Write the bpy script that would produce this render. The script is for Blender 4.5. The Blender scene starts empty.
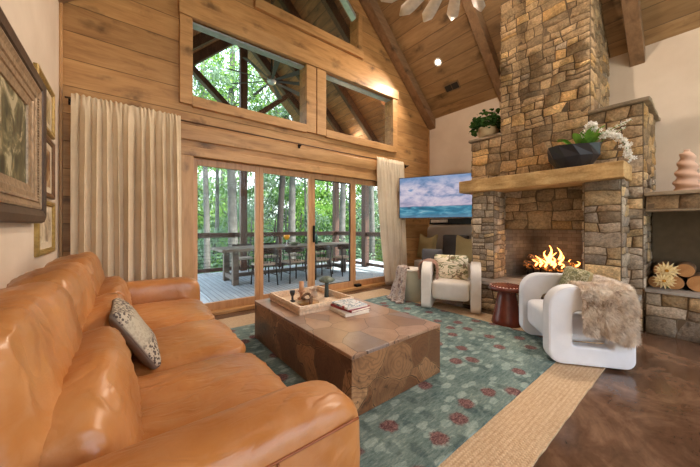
import bpy, bmesh, math, random
from mathutils import Vector, Matrix, noise
from math import pi, sin, cos, radians as R
C = bpy.context.scene.collection
rnd = random.Random(7)

# ------------------------------------------------------------------ helpers
def link(name, bm, mat, parent=None, smooth=False, loc=None, rot=None, bevel=0, seg=2):
    me = bpy.data.meshes.new(name)
    bm.normal_update()
    bm.to_mesh(me); bm.free()
    mats = mat if isinstance(mat, (list, tuple)) else [mat]
    for m in mats: me.materials.append(m)
    if smooth:
        for p in me.polygons: p.use_smooth = True
    o = bpy.data.objects.new(name, me); C.objects.link(o)
    if parent: o.parent = parent
    if loc is not None: o.location = loc
    if rot is not None: o.rotation_euler = rot
    if bevel:
        b = o.modifiers.new('bevel', 'BEVEL'); b.width = bevel; b.segments = seg
        b.limit_method = 'ANGLE'; b.angle_limit = R(35); b.harden_normals = False
        for p in me.polygons: p.use_smooth = True
        n = o.modifiers.new('wn', 'WEIGHTED_NORMAL')
    return o

def tag(o, label, cat, group=None, kind=None):
    o['label'] = label; o['category'] = cat
    if group: o['group'] = group
    if kind: o['kind'] = kind
    return o

def thing(name, label, cat, loc=(0, 0, 0), rz=0, group=None):
    o = bpy.data.objects.new(name, None); C.objects.link(o)
    o.empty_display_size = .1
    o.location = loc; o.rotation_euler = (0, 0, rz)
    return tag(o, label, cat, group)

def struct(name, bm, mat, parent=None, **k):
    o = link(name, bm, mat, parent, **k)
    if parent is None: o['kind'] = 'structure'
    return o

def copy_tree(o, parent=None):
    c = o.copy(); C.objects.link(c)
    if parent: c.parent = parent
    for ch in [x for x in KIDS(o)]: copy_tree(ch, c)
    return c
def KIDS(o):
    return [x for x in bpy.data.objects if x.parent == o]

def B(): return bmesh.new()
def box(bm, x0, x1, y0, y1, z0, z1, M=None, mi=0):
    vs = [bm.verts.new(Vector(p) if M is None else M @ Vector(p)) for p in
          ((x0,y0,z0),(x1,y0,z0),(x1,y1,z0),(x0,y1,z0),(x0,y0,z1),(x1,y0,z1),(x1,y1,z1),(x0,y1,z1))]
    for f in ((0,3,2,1),(4,5,6,7),(0,1,5,4),(1,2,6,5),(2,3,7,6),(3,0,4,7)):
        bm.faces.new([vs[i] for i in f]).material_index = mi
    return bm
def bx(*a, **k): return box(B(), *a, **k)

def prism(bm, pts, a, b, axis='z', M=None):
    """outline pts (2D) extruded from a to b along axis"""
    def P(u, v, w):
        p = {'z': (u, v, w), 'y': (u, w, v), 'x': (w, u, v)}[axis]
        return Vector(p) if M is None else M @ Vector(p)
    A = [bm.verts.new(P(u, v, a)) for u, v in pts]; Bv = [bm.verts.new(P(u, v, b)) for u, v in pts]
    n = len(pts)
    bm.faces.new(A); bm.faces.new(list(reversed(Bv)))
    for i in range(n): bm.faces.new((A[i], Bv[i], Bv[(i+1) % n], A[(i+1) % n]))
    bmesh.ops.recalc_face_normals(bm, faces=bm.faces)
    return bm

def bar(bm, p, q, w, h, up=(0, 0, 1)):
    p = Vector(p); q = Vector(q); d = (q-p).normalized(); u = Vector(up)
    s = d.cross(u)
    if s.length < 1e-4: s = d.cross(Vector((0, 1, 0)))
    s.normalize(); t = s.cross(d).normalized()
    vs = []
    for c in (p, q):
        for i, j in ((-1,-1),(1,-1),(1,1),(-1,1)):
            vs.append(bm.verts.new(c + s*(i*w/2) + t*(j*h/2)))
    for f in ((0,3,2,1),(4,5,6,7),(0,1,5,4),(1,2,6,5),(2,3,7,6),(3,0,4,7)):
        bm.faces.new([vs[i] for i in f])
    return bm

def tube(bm, pts, rad, n=10, cap=True):
    pts = [Vector(p) for p in pts]
    rs = rad if isinstance(rad, (list, tuple)) else [rad]*len(pts)
    rings = []; prev = None
    for i, p in enumerate(pts):
        d = (pts[min(i+1, len(pts)-1)] - pts[max(i-1, 0)]).normalized()
        a = d.cross(Vector((0, 0, 1)) if abs(d.z) < .95 else Vector((1, 0, 0))).normalized() if prev is None else (prev - d*prev.dot(d)).normalized()
        prev = a; b = d.cross(a)
        rings.append([bm.verts.new(p + (a*cos(2*pi*k/n) + b*sin(2*pi*k/n))*rs[i]) for k in range(n)])
    for r0, r1 in zip(rings, rings[1:]):
        for k in range(n): bm.faces.new((r0[k], r0[(k+1) % n], r1[(k+1) % n], r1[k]))
    if cap:
        bm.faces.new(list(reversed(rings[0]))); bm.faces.new(rings[-1])
    return bm

def lathe(bm, prof, n=28, c=(0, 0, 0), M=None, wob=None):
    """prof: list of (r,z)"""
    rings = []
    for r, z in prof:
        ring = []
        for k in range(n):
            a = 2*pi*k/n
            rr = r if wob is None else r*wob(a, z)
            p = Vector((c[0]+rr*cos(a), c[1]+rr*sin(a), c[2]+z))
            ring.append(bm.verts.new(p if M is None else M @ p))
        rings.append(ring)
    for r0, r1 in zip(rings, rings[1:]):
        for k in range(n): bm.faces.new((r0[k], r0[(k+1) % n], r1[(k+1) % n], r1[k]))
    if prof[0][0] > 1e-5: bm.faces.new(list(reversed(rings[0])))
    if prof[-1][0] > 1e-5: bm.faces.new(rings[-1])
    bmesh.ops.remove_doubles(bm, verts=bm.verts, dist=1e-6)
    bmesh.ops.recalc_face_normals(bm, faces=bm.faces)
    return bm

def puff(bm, sx, sy, sz, n=10, e=5, M=None, thin=0, wr=0, wf=6, seed=0, fn=None, fold='y'):
    """soft block: superellipsoid-like rounded box of full size sx,sy,sz; thin: edges pinch like a cushion; wr wrinkles"""
    t = bmesh.new()
    bmesh.ops.create_cube(t, size=2)
    bmesh.ops.subdivide_edges(t, edges=t.edges, cuts=n, use_grid_fill=True)
    vm = {}
    for v in t.verts:
        p = v.co.copy()
        p = Vector([sin(c*pi/2*.92)/sin(pi/2*.92) for c in p])
        k = (abs(p.x)**e + abs(p.y)**e + abs(p.z)**e)**(1/e)
        m = max(abs(p.x), abs(p.y), abs(p.z))
        p = p*(m/k) if k > 1e-6 else p
        if thin:
            r = max(abs(p.x), abs(p.y)); c = abs(p.x*p.y)
            p.z *= 1 - thin*(r**4)
            p.x *= 1 - .06*thin*(1-p.y**2) ; p.y *= 1 - .06*thin*(1-p.x**2)
        q = Vector((p.x*sx/2, p.y*sy/2, p.z*sz/2))
        if fn: q = fn(q, p)
        if wr:
            s = Vector((seed*3.1, seed*1.7, 0))
            wq = q+Vector((noise.noise(q*3+s), noise.noise(q*3-s), 0))*.12
            st = Vector((wq.x*wf*1.1, wq.y*wf*(2.6 if fold == 'y' else 1), wq.z*wf*1.6))
            rdg = 1-abs(noise.noise(st+s))*2.2
            d = noise.noise(q*wf*.7 + s)*.8 + max(0, rdg)**4*.5 - .2
            nn = Vector((p.x, p.y, p.z)).normalized()
            q += nn*(wr*d)
        vm[v] = bm.verts.new(q if M is None else M @ q)
    for f in t.faces: bm.faces.new([vm[v] for v in f.verts])
    t.free()
    return bm

def TR(x=0, y=0, z=0, rx=0, ry=0, rz=0):
    return Matrix.Translation((x, y, z)) @ Matrix.Rotation(rz, 4, 'Z') @ Matrix.Rotation(ry, 4, 'Y') @ Matrix.Rotation(rx, 4, 'X')

# ------------------------------------------------------------------ node materials
def srgb(r, g, b):
    f = lambda c: (c/255/12.92) if c/255 <= .04045 else ((c/255+.055)/1.055)**2.4
    return (f(r), f(g), f(b), 1)
class NM:
    def __init__(s, name):
        s.m = bpy.data.materials.new(name); s.m.use_nodes = True
        s.t = s.m.node_tree; s.t.nodes.clear()
        s.out = s.n('ShaderNodeOutputMaterial'); s.p = s.n('ShaderNodeBsdfPrincipled')
        s.l(s.p.outputs[0], s.out.inputs[0])
        s.co = s.n('ShaderNodeTexCoord').outputs['Object']
    def n(s, t, **k):
        x = s.t.nodes.new(t)
        for a, b in k.items(): setattr(x, a, b)
        return x
    def l(s, a, b): s.t.links.new(a, b)
    def put(s, sock, v):
        if isinstance(v, bpy.types.NodeSocket): s.l(v, sock)
        else: sock.default_value = v
    def map(s, scale=(1, 1, 1), rot=(0, 0, 0), loc=(0, 0, 0), src=None):
        m = s.n('ShaderNodeMapping'); s.l(src or s.co, m.inputs[0])
        m.inputs[1].default_value = loc; m.inputs[2].default_value = rot; m.inputs[3].default_value = scale
        return m.outputs[0]
    def noise(s, vec, scale=5, det=4, rough=.55, dist=0, out=0):
        x = s.n('ShaderNodeTexNoise'); s.l(vec, x.inputs['Vector'])
        x.inputs['Scale'].default_value = scale; x.inputs['Detail'].default_value = det
        x.inputs['Roughness'].default_value = rough; x.inputs['Distortion'].default_value = dist
        return x.outputs[out]
    def vor(s, vec, scale=5, feature='F1', rand=1, out=0, dim='3D'):
        x = s.n('ShaderNodeTexVoronoi'); x.voronoi_dimensions = dim; x.feature = feature; s.l(vec, x.inputs['Vector'])
        x.inputs['Scale'].default_value = scale; x.inputs['Randomness'].default_value = rand
        return x.outputs[out]
    def ramp(s, fac, stops, interp='LINEAR'):
        x = s.n('ShaderNodeValToRGB'); s.l(fac, x.inputs[0]); r = x.color_ramp; r.interpolation = interp
        while len(r.elements) > 1: r.elements.remove(r.elements[0])
        r.elements[0].position = stops[0][0]; r.elements[0].color = stops[0][1]
        for p, c in stops[1:]:
            e = r.elements.new(p); e.color = c
        return x.outputs[0]
    def mix(s, fac, a, b, mode='MIX'):
        x = s.n('ShaderNodeMix'); x.data_type = 'RGBA'; x.blend_type = mode
        s.put(x.inputs[0], fac); s.put(x.inputs[6], a); s.put(x.inputs[7], b)
        return x.outputs[2]
    def math(s, op, a, b=0, c=0):
        x = s.n('ShaderNodeMath'); x.operation = op
        s.put(x.inputs[0], a); s.put(x.inputs[1], b); s.put(x.inputs[2], c); return x.outputs[0]
    def sep(s, v):
        x = s.n('ShaderNodeSeparateXYZ'); s.l(v, x.inputs[0]); return x.outputs
    def comb(s, a, b, c):
        x = s.n('ShaderNodeCombineXYZ')
        for i, v in enumerate((a, b, c)): s.put(x.inputs[i], v)
        return x.outputs[0]
    def bump(s, h, strength=.3, dist=.01, prev=None):
        x = s.n('ShaderNodeBump'); x.inputs['Strength'].default_value = strength
        x.inputs['Distance'].default_value = dist; s.l(h, x.inputs['Height'])
        if prev: s.l(prev, x.inputs['Normal'])
        s.l(x.outputs[0], s.p.inputs['Normal']); return x.outputs[0]
    def set(s, col=None, rough=None, metal=None, spec=None, **k):
        if col is not None: s.put(s.p.inputs['Base Color'], col)
        if rough is not None: s.put(s.p.inputs['Roughness'], rough)
        if metal is not None: s.p.inputs['Metallic'].default_value = metal
        if spec is not None: s.p.inputs['Specular IOR Level'].default_value = spec
        for a, b in k.items(): s.put(s.p.inputs[a.replace('_', ' ')], b)
        return s
g = lambda v: (v, v, v, 1)

def plain(name, col, rough=.5, metal=0, var=.12, sc=14, bump=0, bsc=60, **k):
    m = NM(name); n = m.noise(m.co, sc, 4)
    c1 = tuple(c*(1-var) for c in col[:3])+(1,); c2 = tuple(min(1, c*(1+var)) for c in col[:3])+(1,)
    m.set(m.ramp(n, [(.3, c1), (.7, c2)]), rough, metal, **k)
    if bump: m.bump(m.noise(m.co, bsc, 5), bump, .004)
    return m.m

def wood(name, cols, axis=0, board=None, baxis=2, rough=.5, knots=True, bump=.25, gsc=1.0, boff=0, groove=.03, bvar=.35):
    """cols dark,mid,light; axis = grain direction; board = board width along baxis"""
    m = NM(name); xyz = m.sep(m.co)
    vec = m.co
    if board:
        k = m.math('ADD', m.math('DIVIDE', xyz[baxis], board), boff)
        idx = m.math('FLOOR', k); fr = m.math('FRACT', k)
        w = m.n('ShaderNodeTexWhiteNoise'); w.noise_dimensions = '1D'; m.l(idx, w.inputs['W'])
        off = m.math('MULTIPLY', w.outputs[0], 13.7)
        c = [xyz[0], xyz[1], xyz[2]]
        c[axis] = m.math('ADD', xyz[axis], off)
        vec = m.comb(*c)
    s = [7*gsc]*3; s[axis] = 1.3*gsc
    n1 = m.noise(m.map(s, src=vec), 1.6, 5, .6, .6)
    s2 = [60*gsc]*3; s2[axis] = 2.5*gsc
    n2 = m.noise(m.map(s2, src=vec), 1, 3, .6)
    f = m.math('ADD', m.math('MULTIPLY', n1, .75), m.math('MULTIPLY', n2, .25))
    col = m.ramp(f, [(.24, cols[0]), (.48, cols[1]), (.74, cols[2])])
    if knots:
        s3 = [4.6*gsc]*3; s3[axis] = 2.0*gsc
        kn = m.vor(m.map(s3, src=m.mix(.16, vec, m.noise(vec, 7, 3, out=1))), 1.0)
        kf = m.ramp(kn, [(.05, g(1)), (.13, g(.6)), (.3, g(0))])
        dk = tuple(c*.4 for c in cols[0][:3])+(1,)
        col = m.mix(m.math('MULTIPLY', kf, .8), col, dk)
    if board:
        bv = m.math('MULTIPLY', m.math('SUBTRACT', w.outputs[0], .5), bvar)
        hs = m.n('ShaderNodeHueSaturation'); m.l(col, hs.inputs['Color']); m.l(m.math('ADD', bv, 1), hs.inputs['Value'])
        col = hs.outputs[0]
        e = m.math('MINIMUM', fr, m.math('SUBTRACT', 1, fr))
        gr = m.ramp(e, [(0, g(0)), (groove, g(1))])
        col = m.mix(m.math('SUBTRACT', 1, gr), col, tuple(c*.22 for c in cols[0][:3])+(1,))
        b = m.bump(gr, .6, .012)
        m.bump(n2, bump, .003, prev=b)
    else:
        m.bump(f, bump, .003)
    m.set(col, rough)
    return m.m
EXPO = 0.3
# ------------------------------------------------------------------ materials
WALLW = (srgb(132, 90, 52), srgb(178, 132, 82), srgb(200, 156, 104))
CEILW = (srgb(108, 82, 56), srgb(148, 116, 80), srgb(172, 140, 102))
M_logwall = wood('pine_log_siding', WALLW, 0, .3, 2, .45, boff=.75, groove=.016)
M_trim = wood('pine_trim', (srgb(142, 100, 58), srgb(184, 138, 88), srgb(206, 162, 110)), 0, rough=.42)
M_trimv = wood('pine_trim_upright', (srgb(142, 100, 58), srgb(184, 138, 88), srgb(206, 162, 110)), 2, rough=.42)
M_ceil = wood('ceiling_planks', CEILW, 1, .2, 2, .4, groove=.02, bvar=.3, gsc=.8)
M_beam = wood('beam_timber', (srgb(100, 74, 52), srgb(134, 102, 74), srgb(158, 124, 92)), 0, rough=.5)
M_darktim = wood('porch_timber', (srgb(46, 28, 20), srgb(68, 42, 28), srgb(92, 60, 40)), 2, rough=.6)
M_porchceil = wood('porch_ceiling_planks', (srgb(84, 52, 30), srgb(128, 84, 50), srgb(160, 110, 66)), 1, .13, 2, .5, groove=.05)
M_deck = wood('weathered_deck_boards', (srgb(150, 164, 172), srgb(184, 196, 204), srgb(206, 216, 222)), 1, .14, 0, .6, knots=False, groove=.05)
M_dooro = wood('door_oak', (srgb(150, 104, 66), srgb(188, 140, 96), srgb(208, 162, 116)), 2, rough=.4, knots=False)

def mk_plaster():
    m = NM('pinkish_plaster'); n = m.noise(m.co, 1.8, 4); n2 = m.noise(m.co, 30, 4)
    m.set(m.ramp(n, [(.3, srgb(206, 188, 168)), (.7, srgb(220, 204, 186))]), .85)
    m.bump(n2, .15, .004); return m.m
M_plaster = mk_plaster()

def mk_floor():
    m = NM('stained_concrete'); a = m.noise(m.co, 1.3, 7, .65, 1.6); b = m.noise(m.map((1, 2.2, 1), (0, 0, .6)), 5, 6, .7, .8)
    c = m.mix(.45, m.ramp(a, [(.32, srgb(48, 32, 22)), (.5, srgb(92, 66, 50)), (.66, srgb(144, 114, 92))]),
              m.ramp(b, [(.35, srgb(60, 42, 30)), (.55, srgb(96, 70, 52)), (.85, srgb(126, 98, 76))]))
    m.set(c, m.ramp(b, [(.3, g(.12)), (.7, g(.24))]), spec=.6); m.bump(a, .05, .01); return m.m
M_floor = mk_floor()

def mk_stone():
    m = NM('stacked_fieldstone')
    at = m.n('ShaderNodeAttribute'); at.attribute_name = 'stone_col'
    n = m.noise(m.co, 9, 8, .7, .4); n2 = m.noise(m.co, 38, 6, .7)
    c = m.mix(1, at.outputs['Color'], m.ramp(n, [(.28, g(.62)), (.5, g(1)), (.72, (1.3, 1.22, 1.12, 1))]), 'MULTIPLY')
    c = m.mix(.55, c, m.mix(1, c, m.ramp(n2, [(.36, g(.4)), (.64, g(1.35))]), 'MULTIPLY'))
    c = m.mix(1, c, (1.06, 1.02, .96, 1), 'MULTIPLY')
    m.set(c, .9, spec=.25)
    b = m.bump(n, 1, .025); m.bump(n2, .9, .012, prev=b); return m.m
M_stone = mk_stone()
M_mortar = plain('recessed_mortar', srgb(104, 86, 66), .95, bump=.4)
def mk_slab(name, a, b, c):
    m = NM(name); n = m.noise(m.map((1, .6, 2.5)), 6, 7, .65, .5); n2 = m.noise(m.co, 40, 5, .7)
    m.set(m.mix(.3, m.ramp(n, [(.3, a), (.5, b), (.7, c)]), m.ramp(n2, [(.3, a), (.7, c)])), .75)
    m.bump(n, .5, .01); return m.m
M_mantel = mk_slab('sandstone_mantel', srgb(140, 104, 58), srgb(190, 152, 98), srgb(214, 182, 132))
M_cap = mk_slab('capstone', srgb(100, 84, 64), srgb(138, 120, 96), srgb(168, 150, 124))
M_ledge = mk_slab('grey_ledge_stone', srgb(118, 110, 102), srgb(152, 145, 137), srgb(178, 170, 160))
def mk_fbrick():
    m = NM('firebrick'); b = m.n('ShaderNodeTexBrick')
    xyz = m.sep(m.co)
    m.l(m.comb(m.math('ADD', xyz[0], xyz[1]), xyz[2], 0), b.inputs['Vector'])
    b.inputs['Scale'].default_value = 4.2; b.inputs['Mortar Size'].default_value = .012
    b.inputs['Color1'].default_value = srgb(116, 110, 104); b.inputs['Color2'].default_value = srgb(92, 88, 86)
    b.inputs['Mortar'].default_value = srgb(84, 72, 62)
    n = m.noise(m.co, 5, 5)
    m.set(m.mix(1, b.outputs[0], m.ramp(n, [(.3, g(.6)), (.7, g(1.1))]), 'MULTIPLY'), .9); return m.m
M_fbrick = mk_fbrick()

def mk_leather():
    m = NM('cognac_leather')
    n = m.noise(m.co, 3, 4); f = m.vor(m.co, 170)
    wv = m.mix(.12, m.co, m.noise(m.co, 4, 3, out=1))
    w = m.noise(m.map((1.4, 3.2, 1.2), (.4, .2, .5), src=wv), 3.2, 2.5, .5, .6)
    r1 = m.math('ABSOLUTE', m.math('SUBTRACT', w, .5)); cr = m.ramp(r1, [(0, g(0)), (.05, g(.8)), (.16, g(1))])
    w2 = m.noise(m.map((2.6, 1.2, 3.0), (.2, .9, 0), src=wv), 6, 4, .6, .6)
    c = m.ramp(n, [(.3, srgb(166, 104, 52)), (.55, srgb(184, 122, 66)), (.75, srgb(198, 140, 84))])
    c = m.mix(m.ramp(w2, [(.4, g(0)), (.75, g(.3))]), c, srgb(200, 152, 112))
    m.set(c, m.ramp(w2, [(.3, g(.28)), (.7, g(.4))]), spec=.6)
    b = m.bump(cr, .14, .010); b = m.bump(w, .5, .03, prev=b); m.bump(f, .12, .0015, prev=b); return m.m
M_leather = mk_leather()
M_seam = plain('leather_welt', srgb(140, 76, 36), .5)

def mk_slices(name='end_grain_mosaic'):
    m = NM(name)
    v = m.mix(.05, m.co, m.noise(m.co, 4, 2, out=1))
    cell = m.sep(m.vor(v, 4.4, out=1, dim='2D')); dist = m.vor(v, 4.4, dim='2D'); e = m.vor(v, 4.4, 'DISTANCE_TO_EDGE', dim='2D')
    rings = m.math('SINE', m.math('ADD', m.math('MULTIPLY', dist, 130), m.math('MULTIPLY', m.noise(m.co, 5, 3), 7)))
    base = m.ramp(cell[0], [(0, srgb(136, 106, 84)), (.3, srgb(158, 124, 100)), (.6, srgb(174, 142, 118)), (.8, srgb(136, 122, 116)), (1, srgb(146, 112, 88))])
    base = m.mix(m.ramp(rings, [(.0, g(0)), (1, g(.32))]), base, srgb(104, 74, 54))
    base = m.mix(m.ramp(m.noise(m.co, 6, 5, .7, 1), [(.45, g(0)), (.75, g(.5))]), base, srgb(110, 74, 52))
    m.set(m.mix(m.ramp(e, [(.004, g(.85)), (.014, g(0))]), base, srgb(62, 38, 26)), .3, spec=.45)
    return m.m
M_slices = mk_slices()
def mk_slices_side():
    m = NM('polished_root_wood')
    v = m.mix(.17, m.co, m.noise(m.co, 3.0, 3, .6, .4, out=1))
    e = m.vor(v, 4.0, 'DISTANCE_TO_EDGE'); dist = m.vor(v, 4.0); cell = m.sep(m.vor(v, 4.0, out=1))
    rings = m.math('SINE', m.math('ADD', m.math('MULTIPLY', dist, 75), m.math('MULTIPLY', m.noise(m.co, 4, 3), 9)))
    base = m.ramp(cell[1], [(0, srgb(98, 64, 40)), (.35, srgb(124, 84, 54)), (.6, srgb(182, 138, 98)), (.75, srgb(156, 114, 78)), (1, srgb(104, 70, 46))])
    base = m.mix(m.ramp(rings, [(0, g(0)), (1, g(.4))]), base, srgb(84, 54, 34))
    base = m.mix(m.ramp(m.noise(m.co, 3, 5, .6, 2), [(.5, g(0)), (.7, g(.6))]), base, srgb(74, 46, 28))
    base = m.mix(m.ramp(m.noise(m.co, 8, 5, .7, 2.5), [(.58, g(0)), (.66, g(.8))]), base, srgb(54, 32, 20))
    base = m.mix(m.ramp(e, [(.006, g(.0)), (.016, g(.4)), (.03, g(0))]), base, srgb(176, 138, 96))
    m.set(m.mix(m.ramp(e, [(.003, g(.9)), (.012, g(0))]), base, srgb(44, 26, 16)), .3, spec=.5)
    return m.m
M_side = mk_slices_side()

def mk_rug():
    m = NM('teal_floral_rug')
    n = m.noise(m.map((1, 4, 1)), 16, 6, .8); n2 = m.noise(m.co, 3, 4); nf = m.noise(m.map((1, 2, 1)), 60, 3, .8)
    base = m.mix(.5, m.ramp(n, [(.35, srgb(66, 88, 90)), (.5, srgb(108, 128, 126)), (.66, srgb(156, 168, 162))]), m.ramp(n2, [(.35, srgb(66, 84, 84)), (.65, srgb(118, 132, 124))]))
    wv = m.mix(.07, m.co, m.noise(m.co, 9, 4, .8, out=1))
    l1 = m.vor(m.map((1.0, 1.9, 1), (0, 0, .5), src=wv), 5.4, rand=.9, dim='2D')
    base = m.mix(m.ramp(m.math('ADD', l1, m.math('MULTIPLY', nf, .12)), [(.27, g(.6)), (.34, g(0))]), base, m.ramp(n, [(.3, srgb(116, 138, 134)), (.7, srgb(172, 186, 178))]))
    l2 = m.vor(m.map((1.9, 1.1, 1), (0, 0, .3), (3.3, 1.1, 0), src=wv), 3.4, rand=.95, dim='2D')
    base = m.mix(m.ramp(m.math('ADD', l2, m.math('MULTIPLY', nf, .12)), [(.2, g(.45)), (.3, g(0))]), base, srgb(48, 66, 70))
    fl = m.vor(m.map((1, 1, 1), (0, 0, .6), (1.7, .4, 0), src=wv), 3.5, rand=.8, dim='2D')
    ff = m.math('ADD', fl, m.math('MULTIPLY', nf, .1))
    fc = m.mix(m.ramp(nf, [(.42, g(0)), (.6, g(1))]), srgb(82, 46, 52), srgb(132, 98, 94))
    base = m.mix(m.ramp(ff, [(.2, g(.9)), (.26, g(0))]), base, fc)
    m.set(m.mix(.25, base, m.mix(1, base, m.ramp(nf, [(.35, g(.5)), (.65, g(1.4))]), 'MULTIPLY')), .95, spec=.1); m.bump(m.noise(m.co, 120, 3), .5, .004); return m.m
M_rug = mk_rug()
def mk_jute():
    m = NM('braided_jute'); xyz = m.sep(m.co)
    w = m.math('SINE', m.math('MULTIPLY', xyz[1], 260)); w2 = m.math('SINE', m.math('ADD', m.math('MULTIPLY', xyz[0], 300), m.math('MULTIPLY', w, 1.2)))
    n = m.noise(m.map((2.5, 60, 1)), 1, 4, .7); n2 = m.noise(m.map((30, 60, 1)), 1, 4, .7)
    c = m.mix(.5, m.ramp(n, [(.3, srgb(178, 148, 116)), (.5, srgb(196, 168, 136)), (.7, srgb(212, 188, 158))]), m.ramp(n2, [(.3, srgb(160, 130, 98)), (.6, srgb(214, 190, 160))]))
    c = m.mix(m.ramp(w, [(0, g(0)), (1, g(.25))]), c, srgb(140, 108, 78)); c = m.mix(m.ramp(w2, [(0, g(0)), (1, g(.18))]), c, srgb(140, 108, 78))
    m.set(c, .95, spec=.1); m.bump(w2, .5, .004); return m.m
M_jute = mk_jute()
def mk_boucle(name, a, b, sc=150):
    m = NM(name); v = m.vor(m.co, sc); n = m.noise(m.co, 4, 3)
    m.set(m.ramp(n, [(.3, a), (.7, b)]), .92, spec=.15); m.bump(v, .5, .003); return m.m
M_boucle = mk_boucle('cream_boucle', srgb(214, 206, 196), srgb(232, 226, 218))
M_white = mk_boucle('white_upholstery', srgb(222, 225, 232), srgb(236, 238, 244), 260)
def mk_cloth(name, a, b, sc=260, rough=.9, trans=0):
    m = NM(name); xyz = m.sep(m.co)
    n = m.noise(m.map((1, 1, 1)), 3, 5, .6); n2 = m.noise(m.co, sc, 2)
    m.set(m.mix(.3, m.ramp(n, [(.3, a), (.7, b)]), m.ramp(n2, [(.3, a), (.7, b)])), rough, spec=.15)
    m.bump(n2, .3, .002); return m.m
M_curtain = mk_cloth('linen_curtain', srgb(206, 182, 150), srgb(228, 208, 180))
M_curtain2 = mk_cloth('linen_curtain_pale', srgb(206, 188, 162), srgb(228, 212, 190))
M_olive = mk_cloth('olive_linen', srgb(146, 130, 92), srgb(170, 154, 114))
M_grey = mk_cloth('charcoal_linen', srgb(70, 68, 70), srgb(92, 90, 92))
M_lgrey = mk_cloth('pale_grey_linen', srgb(176, 168, 160), srgb(196, 188, 180))
M_iron = plain('blackened_iron', srgb(30, 28, 27), .5, .7)
M_black = plain('matte_black', srgb(24, 26, 30), .45)
M_glass = NM('window_glass')
def mk_glass():
    m = M_glass
    tr = m.n('ShaderNodeBsdfTransparent'); gl = m.n('ShaderNodeBsdfGlossy'); gl.inputs['Roughness'].default_value = .02
    fr = m.n('ShaderNodeFresnel'); fr.inputs[0].default_value = 1.45
    mx = m.n('ShaderNodeMixShader'); m.l(m.math('MULTIPLY', fr.outputs[0], .18), mx.inputs[0]); m.l(tr.outputs[0], mx.inputs[1]); m.l(gl.outputs[0], mx.inputs[2])
    m.l(mx.outputs[0], m.out.inputs[0]); return m.m
M_glass = mk_glass()
M_alu = plain('brushed_aluminium', srgb(190, 194, 198), .35, .6)
def emis(name, col, s):
    m = NM(name); m.p.inputs['Emission Color'].default_value = col; m.p.inputs['Emission Strength'].default_value = s
    m.set(col, .5); return m.m
M_lens = emis('lamp_lens', (1, .86, .7, 1), 14)
M_plens = emis('porch_lamp_lens', (1, .72, .4, 1), 12)
def mk_flame():
    m = NM('flame'); xyz = m.sep(m.co)
    c = m.ramp(m.math('MULTIPLY', xyz[2], 2.6), [(0, (1, .5, .18, 1)), (.35, (1, .66, .34, 1)), (.7, (1, .5, .16, 1)), (1, (1, .3, .06, 1))])
    lw = m.n('ShaderNodeLayerWeight'); lw.inputs[0].default_value = .35
    em = m.n('ShaderNodeEmission'); m.l(c, em.inputs[0]); em.inputs[1].default_value = 9
    tr = m.n('ShaderNodeBsdfTransparent'); mx = m.n('ShaderNodeMixShader')
    m.l(m.ramp(lw.outputs['Facing'], [(.15, g(0)), (.8, g(1))]), mx.inputs[0]); m.l(em.outputs[0], mx.inputs[1]); m.l(tr.outputs[0], mx.inputs[2])
    m.l(mx.outputs[0], m.out.inputs[0]); return m.m
M_flame = mk_flame()
def mk_ember():
    m = NM('burning_log'); n = m.noise(m.co, 13, 6, .7)
    m.set(m.ramp(n, [(.4, srgb(28, 20, 16)), (.6, srgb(90, 66, 50))]), .9, Emission_Color=(1, .28, .05, 1))
    m.l(m.ramp(n, [(.5, g(0)), (.6, g(1)), (.7, g(4))]), m.p.inputs['Emission Strength']); 
    m.bump(n, .8, .02); return m.m
M_ember = mk_ember()
M_bark = plain('log_bark', srgb(120, 88, 60), .9, var=.4, sc=22, bump=.8, bsc=30)
def mk_logend():
    m = NM('log_cut_end'); xyz = m.sep(m.co)
    r = m.math('SQRT', m.math('ADD', m.math('POWER', xyz[1], 2), m.math('POWER', xyz[2], 2)))
    rg = m.math('SINE', m.math('ADD', m.math('MULTIPLY', r, 420), m.math('MULTIPLY', m.noise(m.co, 20, 3), 6)))
    m.set(m.mix(m.ramp(rg, [(0, g(0)), (1, g(.4))]), m.ramp(m.noise(m.co, 9, 4), [(.3, srgb(158, 110, 64)), (.7, srgb(190, 142, 90))]), srgb(168, 108, 60)), .8); return m.m
M_logend = mk_logend()
def leafmat(name, cols, sc=1.3, tl=.45):
    m = NM(name)
    gi = m.n('ShaderNodeNewGeometry')
    n = m.noise(m.co, sc, 4)
    c = m.mix(.5, m.ramp(gi.outputs['Random Per Island'], [(0, cols[0]), (.5, cols[1]), (1, cols[2])]), m.ramp(n, [(.35, cols[0]), (.65, cols[2])]))
    d = m.n('ShaderNodeBsdfDiffuse'); t = m.n('ShaderNodeBsdfTranslucent'); mx = m.n('ShaderNodeMixShader')
    mx.inputs[0].default_value = tl; m.l(c, d.inputs[0]); m.l(c, t.inputs[0])
    m.l(d.outputs[0], mx.inputs[1]); m.l(t.outputs[0], mx.inputs[2]); m.l(mx.outputs[0], m.out.inputs[0]); return m.m
M_leafA = leafmat('bright_green_leaves', (srgb(70, 120, 50), srgb(120, 170, 76), srgb(184, 214, 120)))
M_leafB = leafmat('grey_green_leaves', (srgb(70, 104, 78), srgb(120, 150, 118), srgb(176, 196, 168)))
M_leafC = leafmat('deep_green_leaves', (srgb(44, 80, 42), srgb(82, 124, 64), srgb(130, 164, 92)))
M_leafpot = leafmat('potted_leaves', (srgb(28, 52, 26), srgb(48, 80, 40), srgb(84, 116, 60)), 9, .15)
M_orchleaf = leafmat('orchid_leaves', (srgb(70, 120, 40), srgb(100, 150, 56), srgb(132, 176, 80)), 9, .15)
M_petal = leafmat('white_petals', (srgb(226, 222, 214), srgb(238, 236, 230), srgb(248, 246, 242)), 9, .2)
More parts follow.
